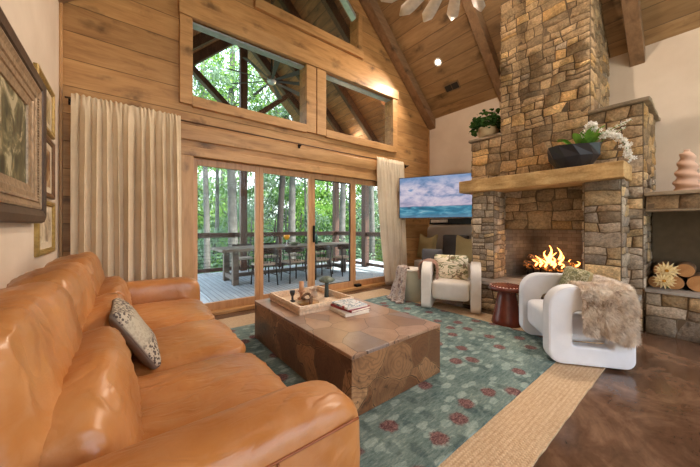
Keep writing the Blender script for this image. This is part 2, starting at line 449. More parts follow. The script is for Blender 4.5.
M_daisy = leafmat('cream_petals', (srgb(226, 204, 150), srgb(242, 226, 178), srgb(250, 240, 206)), 20, .15)
M_trunk = plain('pale_bark', srgb(92, 90, 86), .95, var=.35, sc=5, bump=.6, bsc=9)
M_trunkd = plain('dark_bark', srgb(46, 40, 36), .95, var=.35, sc=5, bump=.6, bsc=9)
M_ground = plain('forest_floor', srgb(84, 104, 58), .95, var=.5, sc=.6)
# ------------------------------------------------------------------ the room
XL, XR, YW, YB = -.55, 5.9, 4.33, -4.2
EAVE, SL = 3.85, .964
XM = (XL+XR)/2
RIDGE = EAVE + SL*(XR-XM)
def roofz(x): return RIDGE - SL*abs(x-XM)

struct('floor', bx(XL, XR, YB, YW, -.12, 0), M_floor)

# gable wall with its openings, built as boards-deep blocks round the openings
def wall_poly(bm, pts, y0=YW, y1=YW+.22): prism(bm, pts, y0, y1, 'y')
w = B()
DX0, DX1, DZ = .62, 4.62, 2.2          # sliding doors
TZ0, TZ1 = 2.96, 4.05                  # transoms
GZ = 4.72
box(w, XL, DX0, YW, YW+.22, 0, EAVE); box(w, DX1, XR, YW, YW+.22, 0, EAVE)
box(w, DX0, DX1, YW, YW+.22, DZ, TZ0)
box(w, DX0, .68, YW, YW+.22, TZ0, EAVE)
box(w, 2.45, 2.83, YW, YW+.22, TZ0, EAVE)
box(w, 2.45, 2.83, YW, YW+.22, EAVE, TZ1)
wall_poly(w, [(XL, EAVE), (.68, EAVE), (.68, roofz(.68)), ])
wall_poly(w, [(4.6, EAVE), (XR, EAVE), (4.6, roofz(4.6))])
wall_poly(w, [(.68, TZ1), (4.6, TZ1), (4.6, GZ), (.68, GZ)])
wall_poly(w, [(.68, GZ), (1.68, GZ), (1.68, roofz(1.68)), (.68, roofz(.68))])
wall_poly(w, [(3.6, GZ), (4.6, GZ), (4.6, roofz(4.6)), (3.6, roofz(3.6))])
GT = roofz(3.6)-.62; GA = roofz(XM)-.62
wall_poly(w, [(1.68, GT), (XM, GA), (XM, RIDGE), (1.68, roofz(1.68))])
wall_poly(w, [(XM, GA), (3.6, GT), (3.6, roofz(3.6)), (XM, RIDGE)])
box(w, DX1-.02, 4.72, YW, YW+.22, TZ0, TZ0+.01)
box(w, 4.6, DX1, YW, YW+.22, TZ0, EAVE)
struct('wall_front', w, M_logwall)
struct('wall_left', bx(XL-.15, XL, YB, YW+.22, -.1, EAVE), M_plaster)
struct('wall_right', bx(XR, XR+.15, YB, YW+.22, -.1, EAVE+.05), M_plaster)
wbk = B()
box(wbk, XL, XR, YB-.15, YB, 2.6, 2.9)
for xa, xb in ((XL, -.35), (1.6, 1.8), (3.6, 3.8), (5.7, XR)): box(wbk, xa, xb, YB-.15, YB, 0, 2.6)
prism(wbk, [(XL, 2.9), (.8, 2.9), (.8, roofz(.8)), (XL, EAVE)], YB-.15, YB, 'y'); prism(wbk, [(4.6, 2.9), (XR, 2.9), (XR, EAVE), (4.6, roofz(4.6))], YB-.15, YB, 'y')
prism(wbk, [(.8, 4.9), (4.6, 4.9), (4.6, roofz(4.6)), (XM, RIDGE), (.8, roofz(.8))], YB-.15, YB, 'y')
struct('wall_back', wbk, M_logwall)  # unseen wall, added to cut down the sky light entering from behind
# ceiling: two planked slopes
c = B()
for s in (-1, 1):
    xe = XM + s*(XR-XM+.1); ze = roofz(xe)
    prism(c, [(XM, RIDGE), (xe, ze), (xe, ze+.2), (XM, RIDGE+.2)], YB, YW+.22, 'y')
struct('ceiling', c, M_ceil)

def rafter(y, w_=.17, d=.24):
    bm = B()
    for s in (-1, 1):
        xe = XM + s*(XR-XM); 
        prism(bm, [(XM, RIDGE), (xe, EAVE), (xe, EAVE-d), (XM, RIDGE-d*1.45)], y-w_/2, y+w_/2, 'y')
    return bm
rot_beam = M_beam
for i, y in enumerate((YW-.11, 2.5, .66, -1.2, -3.0)):
    struct('trim_%d' % (i+1), rafter(y, .2 if i == 0 else .16), M_beam, bevel=.008)
bm = bx(XM-.1, XM+.1, YB, YW-.02, RIDGE-.5, RIDGE-.08); struct('trim_6', bm, wood('ridge_timber', (srgb(92, 64, 42), srgb(128, 94, 64), srgb(152, 116, 82)), 1, rough=.5), bevel=.01)
# corner boards
struct('trim_7', bx(XL, XL+.025, YW-.05, YW, 0, EAVE-.2), M_trimv, bevel=.006)
struct('trim_8', bx(XR-.03, XR, YW-.04, YW, 0, EAVE-.2), M_trimv, bevel=.006)
# log courses: horizontal ledge boards crossing the wall
struct('trim_9', bx(.0, 4.98, YW-.035, YW, 2.4, 2.6), M_trim, bevel=.012)

# ---- windows
def rect_window(name, x0, x1, z0, z1, tl, tr):
    f = B()
    box(f, x0-tl, x0, YW-.05, YW+.01, z0-.12, z1); box(f, x1, x1+tr, YW-.05, YW+.01, z0-.12, z1)
    box(f, x0, x1, YW-.055, YW+.01, z0-.14, z0); 
    o = struct(name, f, M_trim, bevel=.005)
    r = B()
    box(r, x0, x1, YW+.03, YW+.16, z1-.022, z1); box(r, x0, x1, YW+.05, YW+.16, z0, z0+.02)
    link('window_frame', r, M_alu, o, bevel=.004)
    link('glass_pane', bx(x0+.02, x1-.03, YW+.1, YW+.108, z0+.02, z1-.03), M_glass, o)
    return o
w1 = rect_window('window_1', .71, 2.44, 2.99, 4.03, .15, .19)
w2 = rect_window('window_2', 2.84, 4.58, 2.99, 4.03, .19, .14)
struct('trim_10', bx(.55, 4.74, YW-.07, YW, 4.03, 4.24), M_trim, bevel=.008)
gf = B()
box(gf, 1.55, 3.73, YW-.055, YW+.01, 4.58, 4.74)
box(gf, 1.58, 1.68, YW-.05, YW+.01, 4.74, GT); box(gf, 3.6, 3.7, YW-.05, YW+.01, 4.74, GT)
g3 = struct('window_3', gf, M_trim, bevel=.005)
r = B()
prism(r, [(1.68, GT-.07), (XM, GA-.07), (XM, GA), (1.68, GT)], YW+.03, YW+.16, 'y')
prism(r, [(XM, GA-.07), (3.6, GT-.07), (3.6, GT), (XM, GA)], YW+.03, YW+.16, 'y')
link('window_frame', r, M_alu, g3)
gp = B(); prism(gp, [(1.68, 4.73), (3.6, 4.73), (3.6, GT), (XM, GA), (1.68, GT)], YW+.1, YW+.108, 'y')
link('glass_pane', gp, M_glass, g3)

# ---- sliding doors
cas = B()
box(cas, .54, .72, YW-.045, YW+.16, 0, 2.19); box(cas, 4.5, 4.66, YW-.045, YW+.16, 0, 2.19)
struct('trim_11', cas, M_trimv, bevel=.006)
struct('trim_13', bx(.54, 4.66, YW-.047, YW+.16, 2.19, 2.31), M_trim, bevel=.006)
struct('trim_12', bx(.72, 4.5, YW-.06, YW+.2, 0, .05), M_trim, bevel=.006)
edges = [.72, 1.655, 2.6, 3.55, 4.5]
for i in range(4):
    x0, x1 = edges[i]-.0, edges[i+1]
    yy = YW+.02 if i in (0, 3) else YW+.07
    yy = YW+.05
    d = B(); s = .065 if i < 3 else .06
    box(d, x0+.001, x0+s, yy, yy+.05, .05, 2.185); box(d, x1-s, x1-.001, yy, yy+.05, .05, 2.185)
    box(d, x0+s, x1-s, yy, yy+.05, .05, .16); box(d, x0+s, x1-s, yy, yy+.05, 2.09, 2.185)
    o = struct('door_%d' % (i+1), d, M_dooro, bevel=.005)
    k = B()
    box(k, x0+s, x0+s+.015, yy+.02, yy+.04, .16, 2.09); box(k, x1-s-.02, x1-s, yy+.02, yy+.04, .16, 2.09)
    box(k, x0+s, x1-s, yy+.02, yy+.04, .16, .17); box(k, x0+s, x1-s, yy+.02, yy+.04, 2.075, 2.09)
    if i == 2: link('glazing_bead', k, M_black, o)
    else: k.free()
    link('glass_pane', bx(x0+s, x1-s, yy+.027, yy+.033, .16, 2.09), M_glass, o)
    if i == 2:
        link('door_handle', bx(x0+.015, x0+.045, yy-.045, yy, .96, 1.26), M_iron, o, bevel=.008)
    if i == 3:
        link('door_stop', bx(x0+.01, x0+.14, yy-.09, yy, .052, .1), M_iron, o, bevel=.01)

# ---- curtain rod + curtains
M_rod = plain('aged_bronze', srgb(92, 66, 46), .5, .4)
rod = thing('curtain_rod', 'slim dark metal curtain rod running across the pine wall over the glass doors', 'curtain rod', (0, 0, 0))
b = B(); tube(b, [(-.5, YW-.1, 2.615), (5.05, YW-.1, 2.615)], .011, 8); link('rod', b, M_rod, rod, smooth=True)
for x in (-.46, 2.3, 5.0):
    b = B(); box(b, x-.012, x+.012, YW-.1, YW-.0, 2.585, 2.605); box(b, x-.02, x+.02, YW-.042, YW-.034, 2.56, 2.64); link('bracket', b, M_iron, rod)
def curtain(name, x0, x1, folds, label, mat, bx0, bx1, seed, amp=.05):
    bm = B(); NX, NZ = folds*16, 30; rg = random.Random(seed)
    ph = [rg.uniform(-.35, .35) for _ in range(folds+2)]; am = [rg.uniform(.65, 1.25) for _ in range(folds+2)]
    g_ = []
    ztop, zb = 2.66, .015
    for j in range(NZ+1):
        t = j/NZ; z = ztop + (zb-ztop)*t
        row = []
        for i in range(NX+1):
            u = i/NX*folds; u += .38*noise.noise(Vector((u*.55, seed*2.1, t*.5)))*1.6; u = max(0, min(folds, u)); k = int(min(u, folds-.001)); f = u-k
            p = ph[k]*(1-f)+ph[k+1]*f; a = am[k]*(1-f)+am[k+1]*f
            s = sin(2*pi*u + p*2*(.4+t)); s = math.copysign(abs(s)**1.15, s)
            depth = amp*a*(.6+.4*min(1, t*3))*s + amp*.3*sin(2*pi*u*.5+seed)*t + .006*sin(2*pi*u*3+seed)*(1-t) + .012*noise.noise(Vector((u*1.5, t*4, seed)))
            xa = x0+(x1-x0)*i/NX; xb = bx0+(bx1-bx0)*i/NX
            x = xa+(xb-xa)*t**1.5 + .012*sin(4*pi*u+p)*min(1, t*6)
            y = YW-.135+depth
            k2 = min(1, t/.12)
            y = (YW-.128 + .011*sin(2*pi*u*2.3+seed))*(1-k2)+y*k2
            row.append(bm.verts.new((x, y, z+.01*sin(2*pi*u*2)*(t < .01))))
        g_.append(row)
    for j in range(NZ):
        for i in range(NX): bm.faces.new((g_[j][i], g_[j][i+1], g_[j+1][i+1], g_[j+1][i]))
    o = link(name, bm, mat, smooth=True)
    sm = o.modifiers.new('cloth', 'SOLIDIFY'); sm.thickness = .006; sm.offset = 0
    # stitched heading tape
    hb = B()
    return tag(o, label, 'curtain')
curtain('curtain', -.45, .56, 10, 'wide gathered beige linen curtain hanging behind the leather sofa', M_curtain, -.45, .58, 3, .055)
curtain('curtain', 4.02, 4.85, 8, 'narrow gathered pale linen curtain hanging beside the television', M_curtain2, 4.3, 4.9, 5, .05)

# ---- left wall pictures
def mk_paint(name, cols, sc, rot=0):
    m = NM(name); n = m.noise(m.map((1, 1, 1), (0, 0, rot)), sc, 6, .65, 1.2); n2 = m.noise(m.map((1, 1, .4), loc=(2, 3, 1)), sc*2.2, 5, .7)
    m.set(m.mix(.35, m.ramp(n, [(.38, cols[0]), (.48, cols[1]), (.55, cols[2]), (.6, cols[3])]), m.ramp(n2, [(.42, cols[0]), (.58, cols[2])])), .4); return m.m
M_gilt = plain('gilded_frame', srgb(160, 132, 72), .4, .3, var=.3, sc=30, bump=.6, bsc=60)
M_umber = plain('umber_frame', srgb(72, 56, 48), .4, .1, var=.35, sc=20, bump=.3, bsc=40)
M_silver = plain('antique_silver_gilt', srgb(158, 134, 108), .4, .35, var=.35, sc=30, bump=.7, bsc=55)
def frame_profile(bm, y0, y1, z0, z1, prof):
    """prof: list of (inset from outer edge, distance out from the wall)"""
    loops = []
    for ins, d in prof:
        loops.append([bm.verts.new((XL+d, y, z)) for y, z in ((y0+ins, z0+ins), (y1-ins, z0+ins), (y1-ins, z1-ins), (y0+ins, z1-ins))])
    for a, c_ in zip(loops, loops[1:]):
        for i in range(4): bm.faces.new((a[i], a[(i+1) % 4], c_[(i+1) % 4], c_[i]))
    bmesh.ops.recalc_face_normals(bm, faces=bm.faces)
    return bm
M_canvas = mk_paint('landscape_canvas', (srgb(34, 36, 24), srgb(66, 68, 44), srgb(132, 124, 92), srgb(206, 194, 160)), 5)
pic = thing('framed_painting', 'large dark woodland painting in a heavy carved umber and silver frame', 'painting', (0, 0, 0))
Y0, Y1, Z0, Z1 = 1.7, 3.16, 1.27, 2.34
b = B(); frame_profile(b, Y0, Y1, Z0, Z1, [(0, .001), (0, .05), (.012, .07), (.05, .085), (.09, .075), (.1, .06)]); link('outer_frame', b, M_umber, pic, smooth=False)
b = B(); frame_profile(b, Y0, Y1, Z0, Z1, [(.1, .03), (.1, .066), (.115, .07), (.14, .058), (.17, .056), (.178, .048), (.21, .046), (.216, .038), (.265, .03), (.27, .012)])
link('inner_frame', b, M_silver, pic)
bead = B()
for (ya, za, yb, zb, n_) in ((Y1-.155, Z0+.155, Y1-.155, Z1-.155, 40), (Y0+.155, Z0+.155, Y1-.155, Z0+.155, 60)):
    for i in range(n_):
        t = i/n_; bmesh.ops.create_icosphere(bead, subdivisions=1, radius=.009, matrix=Matrix.Translation((XL+.06, ya+(yb-ya)*t, za+(zb-za)*t)))
link('beading', bead, M_silver, pic, smooth=True)['kind'] = 'stuff'
link('canvas', bx(XL+.002, XL+.02, Y0+.25, Y1-.25, Z0+.25, Z1-.25), M_canvas, pic)
def small_picture(y0, y1, z0, z1, label, cols, sc, matf):
    p = thing('framed_print', label, 'picture', group=None)
    b = B(); frame_profile(b, y0, y1, z0, z1, [(0, .001), (0, .022), (.006, .03), (.022, .03), (.03, .024), (.036, .026), (.045, .016), (.045, .004)]); link('frame', b, matf, p)
    b = B(); frame_profile(b, y0, y1, z0, z1, [(.045, .01), (.1, .009)]); link('mount', b, plain('cream_mount', srgb(206, 190, 164), .8), p)
    link('print', bx(XL+.001, XL+.008, y0+.09, y1-.09, z0+.09, z1-.09), mk_paint('print_art', cols, sc), p)
small_picture(3.22, 3.88, 1.01, 1.47, 'small gilt framed pale print, lowest of the three in the column by the curtain', (srgb(120, 96, 70), srgb(200, 184, 156), srgb(214, 200, 172), srgb(226, 214, 190)), 5, M_gilt)
small_picture(3.3, 3.87, 1.5, 2.03, 'small framed brown print, middle of the three in the column by the curtain', (srgb(60, 38, 22), srgb(120, 84, 50), srgb(168, 130, 86), srgb(200, 176, 140)), 6, plain('walnut_frame', srgb(104, 72, 44), .4, .1, var=.3))
small_picture(3.2, 3.87, 2.07, 2.5, 'small bright gilt framed print, topmost of the three in the column by the curtain', (srgb(96, 76, 46), srgb(160, 140, 96), srgb(190, 170, 120), srgb(214, 200, 160)), 5, M_gilt)

# ---- recessed lights, vent, ceiling fan
def on_slope(x, y): return Vector((x, y, roofz(x)))
def slope_rot(x):
    a = math.atan(SL); return Matrix.Rotation(a if x > XM else -a, 4, 'Y')
def downlight(x, y, label, power):
    o = thing('recessed_light', label, 'light', on_slope(x, y), 0, 'recessed lights in the plank ceiling')
    Mr = slope_rot(x)
    b = B(); lathe(b, [(.048, .0), (.07, -.004), (.082, -.012), (.086, -.004), (.086, .0)], 28, M=Mr); link('trim_ring', b, plain('white_ring', srgb(230, 226, 218), .4), o, smooth=True)
    b = B(); lathe(b, [(.0, -.006), (.05, -.004), (.05, .0)], 24, M=Mr); link('lens', b, M_lens, o, smooth=True)
    ld = bpy.data.lights.new('recessed_lamp', 'AREA'); ld.shape = 'DISK'; ld.size = .1; ld.energy = power; ld.color = (1, .83, .66); ld.spread = R(125)
    lo = bpy.data.objects.new('recessed_lamp', ld); C.objects.link(lo); lo.parent = o; lo.matrix_local = Mr @ Matrix.Translation((0, 0, -.03))
    return o
P = 46
downlight(5.08, 3.49, 'lit recessed ceiling light in the plank slope above the television, near the air vent', P)
downlight(5.08, 1.55, 'added unseen recessed fill light beside the stone chimney', P)  # added fixture out of view, brightens the chimney side
for x, y in ((.5, 2.5), (1.4, -2.2), (4.3, -1.2), (5.0, .2), (1.6, 1.8), (3.75, 2.3)):  # unseen fixtures added to give the room its fill light
    downlight(x, y, 'added unseen recessed fill light in the plank ceiling', P)
v = thing('air_vent', 'dark slotted air vent grille in the plank ceiling slope', 'vent', on_slope(5.5, 3.43))
Mr = slope_rot(5.5)
b = B(); box(b, -.09, .09, -.17, .17, -.012, -.0, Mr); 
link('vent_frame', b, plain('vent_brown', srgb(120, 96, 72), .5), v)
for k in range(2):
    b = B(); box(b, -.065, .065, -.15+.155*k, -.005+.155*k, -.016, -.011, Mr); link('grille', b, M_black, v)

fan = thing('ceiling_fan', 'large pale whitewashed windmill ceiling fan with many petal blades', 'ceiling fan', (3.03, 1.8, 4.36))
M_fanw = plain('whitewashed_blade', srgb(226, 216, 206), .5)
b = B(); lathe(b, [(0, -.12), (.09, -.1), (.12, -.04), (.12, .06), (.06, .12), (0, .13)], 28); link('hub', b, M_alu, fan, smooth=True)
b = B(); tube(b, [(0, 0, .1), (0, 0, roofz(3.03)-4.36)], .018, 10); link('down_rod', b, M_alu, fan, smooth=True)
NB = 16
for k in range(NB):
    a = 2*pi*k/NB + .2
    bm = B(); rows = []
    for i in range(9):
        t = i/8; r = .1+.95*t; wd = (.035+.15*t**.8)*(1 if t < .82 else (1-((t-.82)/.18)**2*.9)); 
        tw = .45
        rows.append([bm.verts.new((r, s*wd/2 + (.05*t*t), s*wd/2*tw)) for s in (-1, 0, 1)])
    for r0, r1 in zip(rows, rows[1:]):
        for q in range(2): bm.faces.new((r0[q], r0[q+1], r1[q+1], r1[q]))
    o = link('blade', bm, M_fanw, fan, smooth=True, rot=(0, 0, a))
    s_ = o.modifiers.new('t', 'SOLIDIFY'); s_.thickness = .01; s_.offset = 0
# ------------------------------------------------------------------ fireplace
PAL = [((176, 150, 118), 7), ((164, 140, 110), 6), ((186, 158, 122), 4), ((152, 130, 104), 4), ((200, 168, 122), 2), ((192, 156, 108), 1), ((160, 144, 126), 1), ((142, 120, 94), 1)]
PALG = [((176, 162, 146), 5), ((184, 170, 152), 4), ((158, 144, 128), 4), ((188, 164, 130), 4), ((152, 132, 110), 3), ((200, 174, 134), 1), ((142, 130, 118), 2)]
def pick(rg, pal):
    t = sum(w for _, w in pal); x = rg.uniform(0, t)
    for c_, w_ in pal:
        x -= w_
        if x <= 0: break
    f = rg.uniform(.85, 1.12)
    return srgb(*[min(255, v*f) for v in c_])
def cells(w, h, rg, smin, smax):
    out = []
    def go(x0, y0, x1, y1):
        W, H = x1-x0, y1-y0
        if (W <= smax*1.5 and H <= smax*.75 and (W <= smax*.9 or rg.random() < .35)) or (W < smin*2 and H < smin*2):
            out.append((x0, y0, x1, y1)); return
        if W > H*rg.uniform(1.2, 2.4) or H < smin*1.8:
            if W < smin*2: out.append((x0, y0, x1, y1)); return
            c_ = x0+W*rg.uniform(.33, .67); go(x0, y0, c_, y1); go(c_, y0, x1, y1)
        else:
            c_ = y0+H*rg.uniform(.35, .65); go(x0, y0, x1, c_); go(x0, c_, x1, y1)
    go(0, 0, w, h); return out
def stones(bm, lay, O, U, V, w, h, seed, pal=PAL, smin=.06, smax=.3, depth=.024, edge=0, clip=False):
    rg = random.Random(seed); O, U, V = Vector(O), Vector(U), Vector(V); N = U.cross(V).normalized()
    for (x0, y0, x1, y1) in cells(w, h, rg, smin, smax):
        col = pick(rg, pal); gap = rg.uniform(.0015, .0045); d = depth*rg.uniform(.35, 1)
        nx = max(3, int((x1-x0)/.04)); ny = max(3, int((y1-y0)/.04))
        tu, tv = rg.uniform(-.09, .09), rg.uniform(-.09, .09)
        grid = []
        for j in range(ny+1):
            row = []
            for i in range(nx+1):
                rim = i in (0, nx) or j in (0, ny)
                rim1 = i in (1, nx-1) or j in (1, ny-1)
                if i == 0: a = 0
                elif i == nx: a = 1
                elif i == 1: a = .008/(x1-x0)
                elif i == nx-1: a = 1-.008/(x1-x0)
                else: a = i/nx
                if j == 0: b_ = 0
                elif j == ny: b_ = 1
                elif j == 1: b_ = .008/(y1-y0)
                elif j == ny-1: b_ = 1-.008/(y1-y0)
                else: b_ = j/ny
                u = x0+gap+(x1-x0-2*gap)*a; v_ = y0+gap+(y1-y0-2*gap)*b_
                q = O+U*u+V*v_
                # keep the outline of the whole face; joints wander inside
                wu = min(1, u/.06, (w-u)/.06); wv = min(1, v_/.06, (h-v_)/.06)
                wu = max(0, wu); wv = max(0, wv)
                du = noise.noise(q*5+Vector((seed, 0, 0)))*.035*wu; dv = noise.noise(q*5+Vector((0, seed, 9)))*.035*wv
                # rounded corners
                ca = abs(a-.5)*2; cb = abs(b_-.5)*2
                if ca > .8 and cb > .8:
                    du -= math.copysign(.004, a-.5); dv -= math.copysign(.004, b_-.5)
                z = d*.12 if rim else d*(.85 if rim1 else 1)
                if not rim:
                    z += .008*noise.noise(q*16)+.010*noise.noise(q*6+Vector((5, seed, 0))) + tu*(u-(x0+x1)/2)+tv*(v_-(y0+y1)/2)
                q = q+U*du+V*dv+N*z
                if clip: q.z = min(q.z, roofz(min(q.x, XR))-.012)
                row.append(bm.verts.new(q))
            grid.append(row)
        for j in range(ny):
            for i in range(nx):
                f = bm.faces.new((grid[j][i], grid[j][i+1], grid[j+1][i+1], grid[j+1][i]))
                f.material_index = 0; f.smooth = True
                for lp in f.loops: lp[lay] = col
def stone_block(name, parent, x0, x1, y0, y1, z0, z1, seed, faces='fsb', pal=PAL, solid=True, **k):
    """f: face toward -X; s: toward -Y; b: toward +Y; t: top"""
    bm = B(); lay = bm.loops.layers.float_color.new('stone_col')
    if k.get('clip'):
        prism(bm, [(x0, z0), (x1, z0), (x1, roofz(x1)-.015), (x0, roofz(x0)-.015)], y0, y1, 'y')
        for f in bm.faces: f.material_index = 1
    elif solid: box(bm, x0, x1, y0, y1, z0, z1, mi=1)
    if 'f' in faces: stones(bm, lay, (x0, y1, z0), (0, -1, 0), (0, 0, 1), y1-y0, z1-z0, seed, pal, **k)
    if 's' in faces: stones(bm, lay, (x0, y0, z0), (1, 0, 0), (0, 0, 1), x1-x0, z1-z0, seed+1, pal, **k)
    if 'b' in faces: stones(bm, lay, (x1, y1, z0), (-1, 0, 0), (0, 0, 1), x1-x0, z1-z0, seed+2, pal, **k)
    return link(name, bm, [M_stone, M_mortar], parent)

fp = thing('fireplace', 'tall fieldstone fireplace with a sandstone mantel rising to the plank ceiling', 'fireplace', (0, 0, 0))
XF = 4.82
stone_block('chimney', fp, XF, XR-.01, .98, 2.12, 2.72, 4.86, 11, smax=.25, clip=True)
# shoulder mass between the mantel and the caps
stone_block('overmantel', fp, XF, XR-.01, .49, 2.61, 1.9, 2.72, 21, smax=.3)
# lower mass: cheeks either side of the firebox and the lintel over it
stone_block('cheek', fp, XF, XR-.01, .49, 1.02, .0, 1.9, 31, pal=PALG, smax=.24)
stone_block('cheek', fp, XF, XR-.01, 2.07, 2.61, .0, 1.9, 34, pal=PALG, smax=.24)
stone_block('lintel', fp, XF+.03, XR-.01, 1.02, 2.07, 1.2, 1.9, 37, 'f', smax=.36)
stone_block('pillar', fp, 4.47, XF, .63, .97, .43, 1.8, 41, pal=PALG, smax=.26)
stone_block('pillar', fp, 4.47, XF, 2.07, 2.41, .43, 1.8, 44, pal=PALG, smax=.2)
def slab(name, parent, x0, x1, y0, y1, z0, z1, mat, seed, cuts=14, amp=.012, edge=.01):
    bm = B(); box(bm, x0, x1, y0, y1, z0, z1)
    bmesh.ops.subdivide_edges(bm, edges=[e for e in bm.edges if e.calc_length() > .3], cuts=cuts, use_grid_fill=True)
    for v in bm.verts:
        n = noise.noise(v.co*7+Vector((seed, 0, 0)))
        if abs(v.co.x-x0) < 1e-4: v.co.x += amp*n
        if abs(v.co.y-y0) < 1e-4: v.co.y += amp*n
        v.co.z += amp*.35*noise.noise(v.co*5+Vector((0, seed, 0)))
    return link(name, bm, mat, parent, bevel=edge)
slab('mantel', fp, 4.32, XF+.02, .585, 2.57, 1.79, 1.98, M_mantel, 1)
slab('hearth_slab', fp, 4.2, XF+.6, .5, 2.5, .38, .43, M_ledge, 4, edge=.006)
stone_block('hearth_base', fp, 4.25, XF, .55, 2.46, 0, .38, 51, pal=PALG, smax=.24)
slab('capstone', fp, XF-.05, XR-.01, .43, 1.0, 2.72, 2.765, M_cap, 2, 8)
slab('capstone', fp, XF-.05, XR-.01, 2.1, 2.66, 2.72, 2.765, M_cap, 3, 8)
fb = B()
for q in (((XF+.02, 1.03, .43), (5.5, 1.22, .43)), ((5.5, 1.22, .43), (5.5, 1.88, .43)), ((5.5, 1.88, .43), (XF+.02, 2.06, .43))):
    a, b2 = Vector(q[0]), Vector(q[1]); vs = [fb.verts.new(p) for p in (a, b2, b2+Vector((0, 0, .78)), a+Vector((0, 0, .78)))]; fb.faces.new(vs)
for z in (.432, 1.205):
    fb.faces.new([fb.verts.new(p) for p in ((XF, 1.02, z), (5.52, 1.2, z), (5.52, 1.9, z), (XF, 2.07, z))])
link('firebox', fb, M_fbrick, fp)
# grate, logs, flames
gr = thing('fire_grate', 'black iron fire grate standing in the firebox', 'grate', (5.1, 1.5, .433))
b = B()
for k in range(7): tube(b, [(-.16, -.3+.1*k, .19), (-.13, -.3+.1*k, .13), (.15, -.3+.1*k, .13), (.18, -.3+.1*k, .2)], .009, 6)
tube(b, [(-.12, -.33, .12), (-.12, .33, .12)], .01, 6); tube(b, [(.12, -.33, .12), (.12, .33, .12)], .01, 6)
link('grate_bars', b, M_iron, gr)
for x in (-.12, .12):
    for y in (-.28, .28):
        b = B(); tube(b, [(x, y, .12), (x, y, 0)], .01, 6); link('leg', b, M_iron, gr)
for i, (dx, dy, dz, ln, rr, az, ti, lab) in enumerate([(-.07, 0, .125, .7, .058, 1.5, .03, 'charred glowing log lying low at the front of the fire'), (.07, .0, .13, .62, .055, 1.62, -.02, 'charred log lying low at the back of the fire'),
        (0, -.05, .215, .5, .042, 1.2, .12, 'charred log crossing the top of the fire'), (.0, .14, .22, .36, .036, 2.2, .3, 'short charred log propped over the fire'), (-.1, -.2, .2, .24, .03, .7, .25, 'small charred billet sticking out of the fire')]):
    d = Vector((cos(az)*cos(ti), sin(az)*cos(ti), sin(ti)))*ln/2; bm = B()
    pts = [d*(-1+2*k/7) for k in range(8)]
    tube(bm, pts, [rr*(1+.12*noise.noise(Vector((k*2.1, i, 0)))) for k in range(8)], 10)
    tag(link('fire_log', bm, M_ember, smooth=False, loc=(5.1+dx, 1.5+dy, .503+dz)), lab, 'log', 'logs on the fire')
fl = B(); rg = random.Random(4)
for (y, hgt, x) in ((1.64, .16, 5.03), (1.52, .33, 5.06), (1.56, .24, 5.12), (1.40, .3, 5.08), (1.36, .2, 5.02), (1.24, .13, 5.1), (1.74, .11, 5.1), (1.46, .17, 5.0), (1.27, .1, 5.0), (1.67, .1, 4.98), (1.48, .22, 5.1), (1.43, .13, 4.97), (1.6, .1, 4.96), (1.18, .12, 5.06), (1.33, .09, 4.97), (1.54, .12, 4.96)):
    prof = []
    n_ = 10
    ph = rg.uniform(0, 6)
    pts = [Vector((x+.03*sin(ph+t*4)*t, y+.05*sin(ph*1.7+t*5)*t, .63+hgt*t)) for t in [k/n_ for k in range(n_+1)]]
    rr = [max(.0015, .036*(hgt/.3)**.6*(math.sin(min(1, t*1.9+.25)*pi/2))*(1-t)**.8) for t in [k/n_ for k in range(n_+1)]]
    tube(fl, pts, rr, 12)
tag(link('flames', fl, M_flame, smooth=True), 'orange flames leaping from the logs in the firebox', 'fire', kind='stuff')
ld = bpy.data.lights.new('fire_light', 'POINT'); ld.energy = 7; ld.color = (1, .64, .36); ld.shadow_soft_size = .12
lo = bpy.data.objects.new('fire_light', ld); C.objects.link(lo); lo.location = (4.98, 1.5, .8)

# ---- firewood niche built along the wall
nc = thing('log_niche', 'low fieldstone log store with a stone shelf and a dark firewood opening', 'log store', (0, 0, 0))
stone_block('base', nc, 4.8, XR-.01, -1.3, .47, 0, .48, 61, 'f', pal=PALG, smax=.34)
slab('ledge', nc, 4.77, XR-.01, -1.3, .475, .48, .515, M_ledge, 6, 10, edge=.006)
stone_block('lintel', nc, 4.82, XR-.01, -1.3, .47, 1.44, 1.6, 67, 'f', smax=.34)
slab('lintel_bar', nc, 4.79, 5.0, -1.3, .475, 1.415, 1.44, M_cap, 7, 10, edge=.005)
slab('shelf', nc, 4.76, XR-.01, -1.3, .48, 1.6, 1.64, M_cap, 8, 10, edge=.006)
link('back_panel', bx(5.45, 5.5, -1.3, .47, .515, 1.44), plain('niche_back_render', srgb(104, 90, 70), .9, bump=.4, bsc=10), nc)
link('end_panel', bx(4.86, XR, -1.3, -1.1, .515, 1.44), M_mortar, nc)
lg = [(.4, .515+.068, .068, 'small split log on the stone ledge against the chimney'), (.255, .515+.078, .078, 'log lying on the ledge behind the lower cream daisy'),
      (.075, .515+.092, .092, 'round log with a bright cut end lying beside the daisies'), (.345, .725, .08, 'upper log behind the top cream daisy, nearest the chimney'), (.175, .745, .076, 'upper log resting between two lower logs beside the daisies'), (-.13, .515+.1, .1, 'fat log farthest along the ledge')]
for i, (y, z, r_, lab) in enumerate(lg):
    t = thing('firewood_log', lab, 'log', (4.98, y, z), 0, 'firewood in the stone niche')
    bm = B(); tube(bm, [(0.001+k*.08, 0, 0) for k in range(6)], [r_*(1+.04*noise.noise(Vector((k, i*3.3, 0)))) for k in range(6)], 22); link('bark', bm, M_bark, t, smooth=True)
    bm = B(); lathe(bm, [(0, 0), (r_*.94, 0), (r_*.95, -.004), (0, -.006)], 22, M=Matrix.Rotation(pi/2, 4, 'Y')); link('cut_end', bm, M_logend, t)
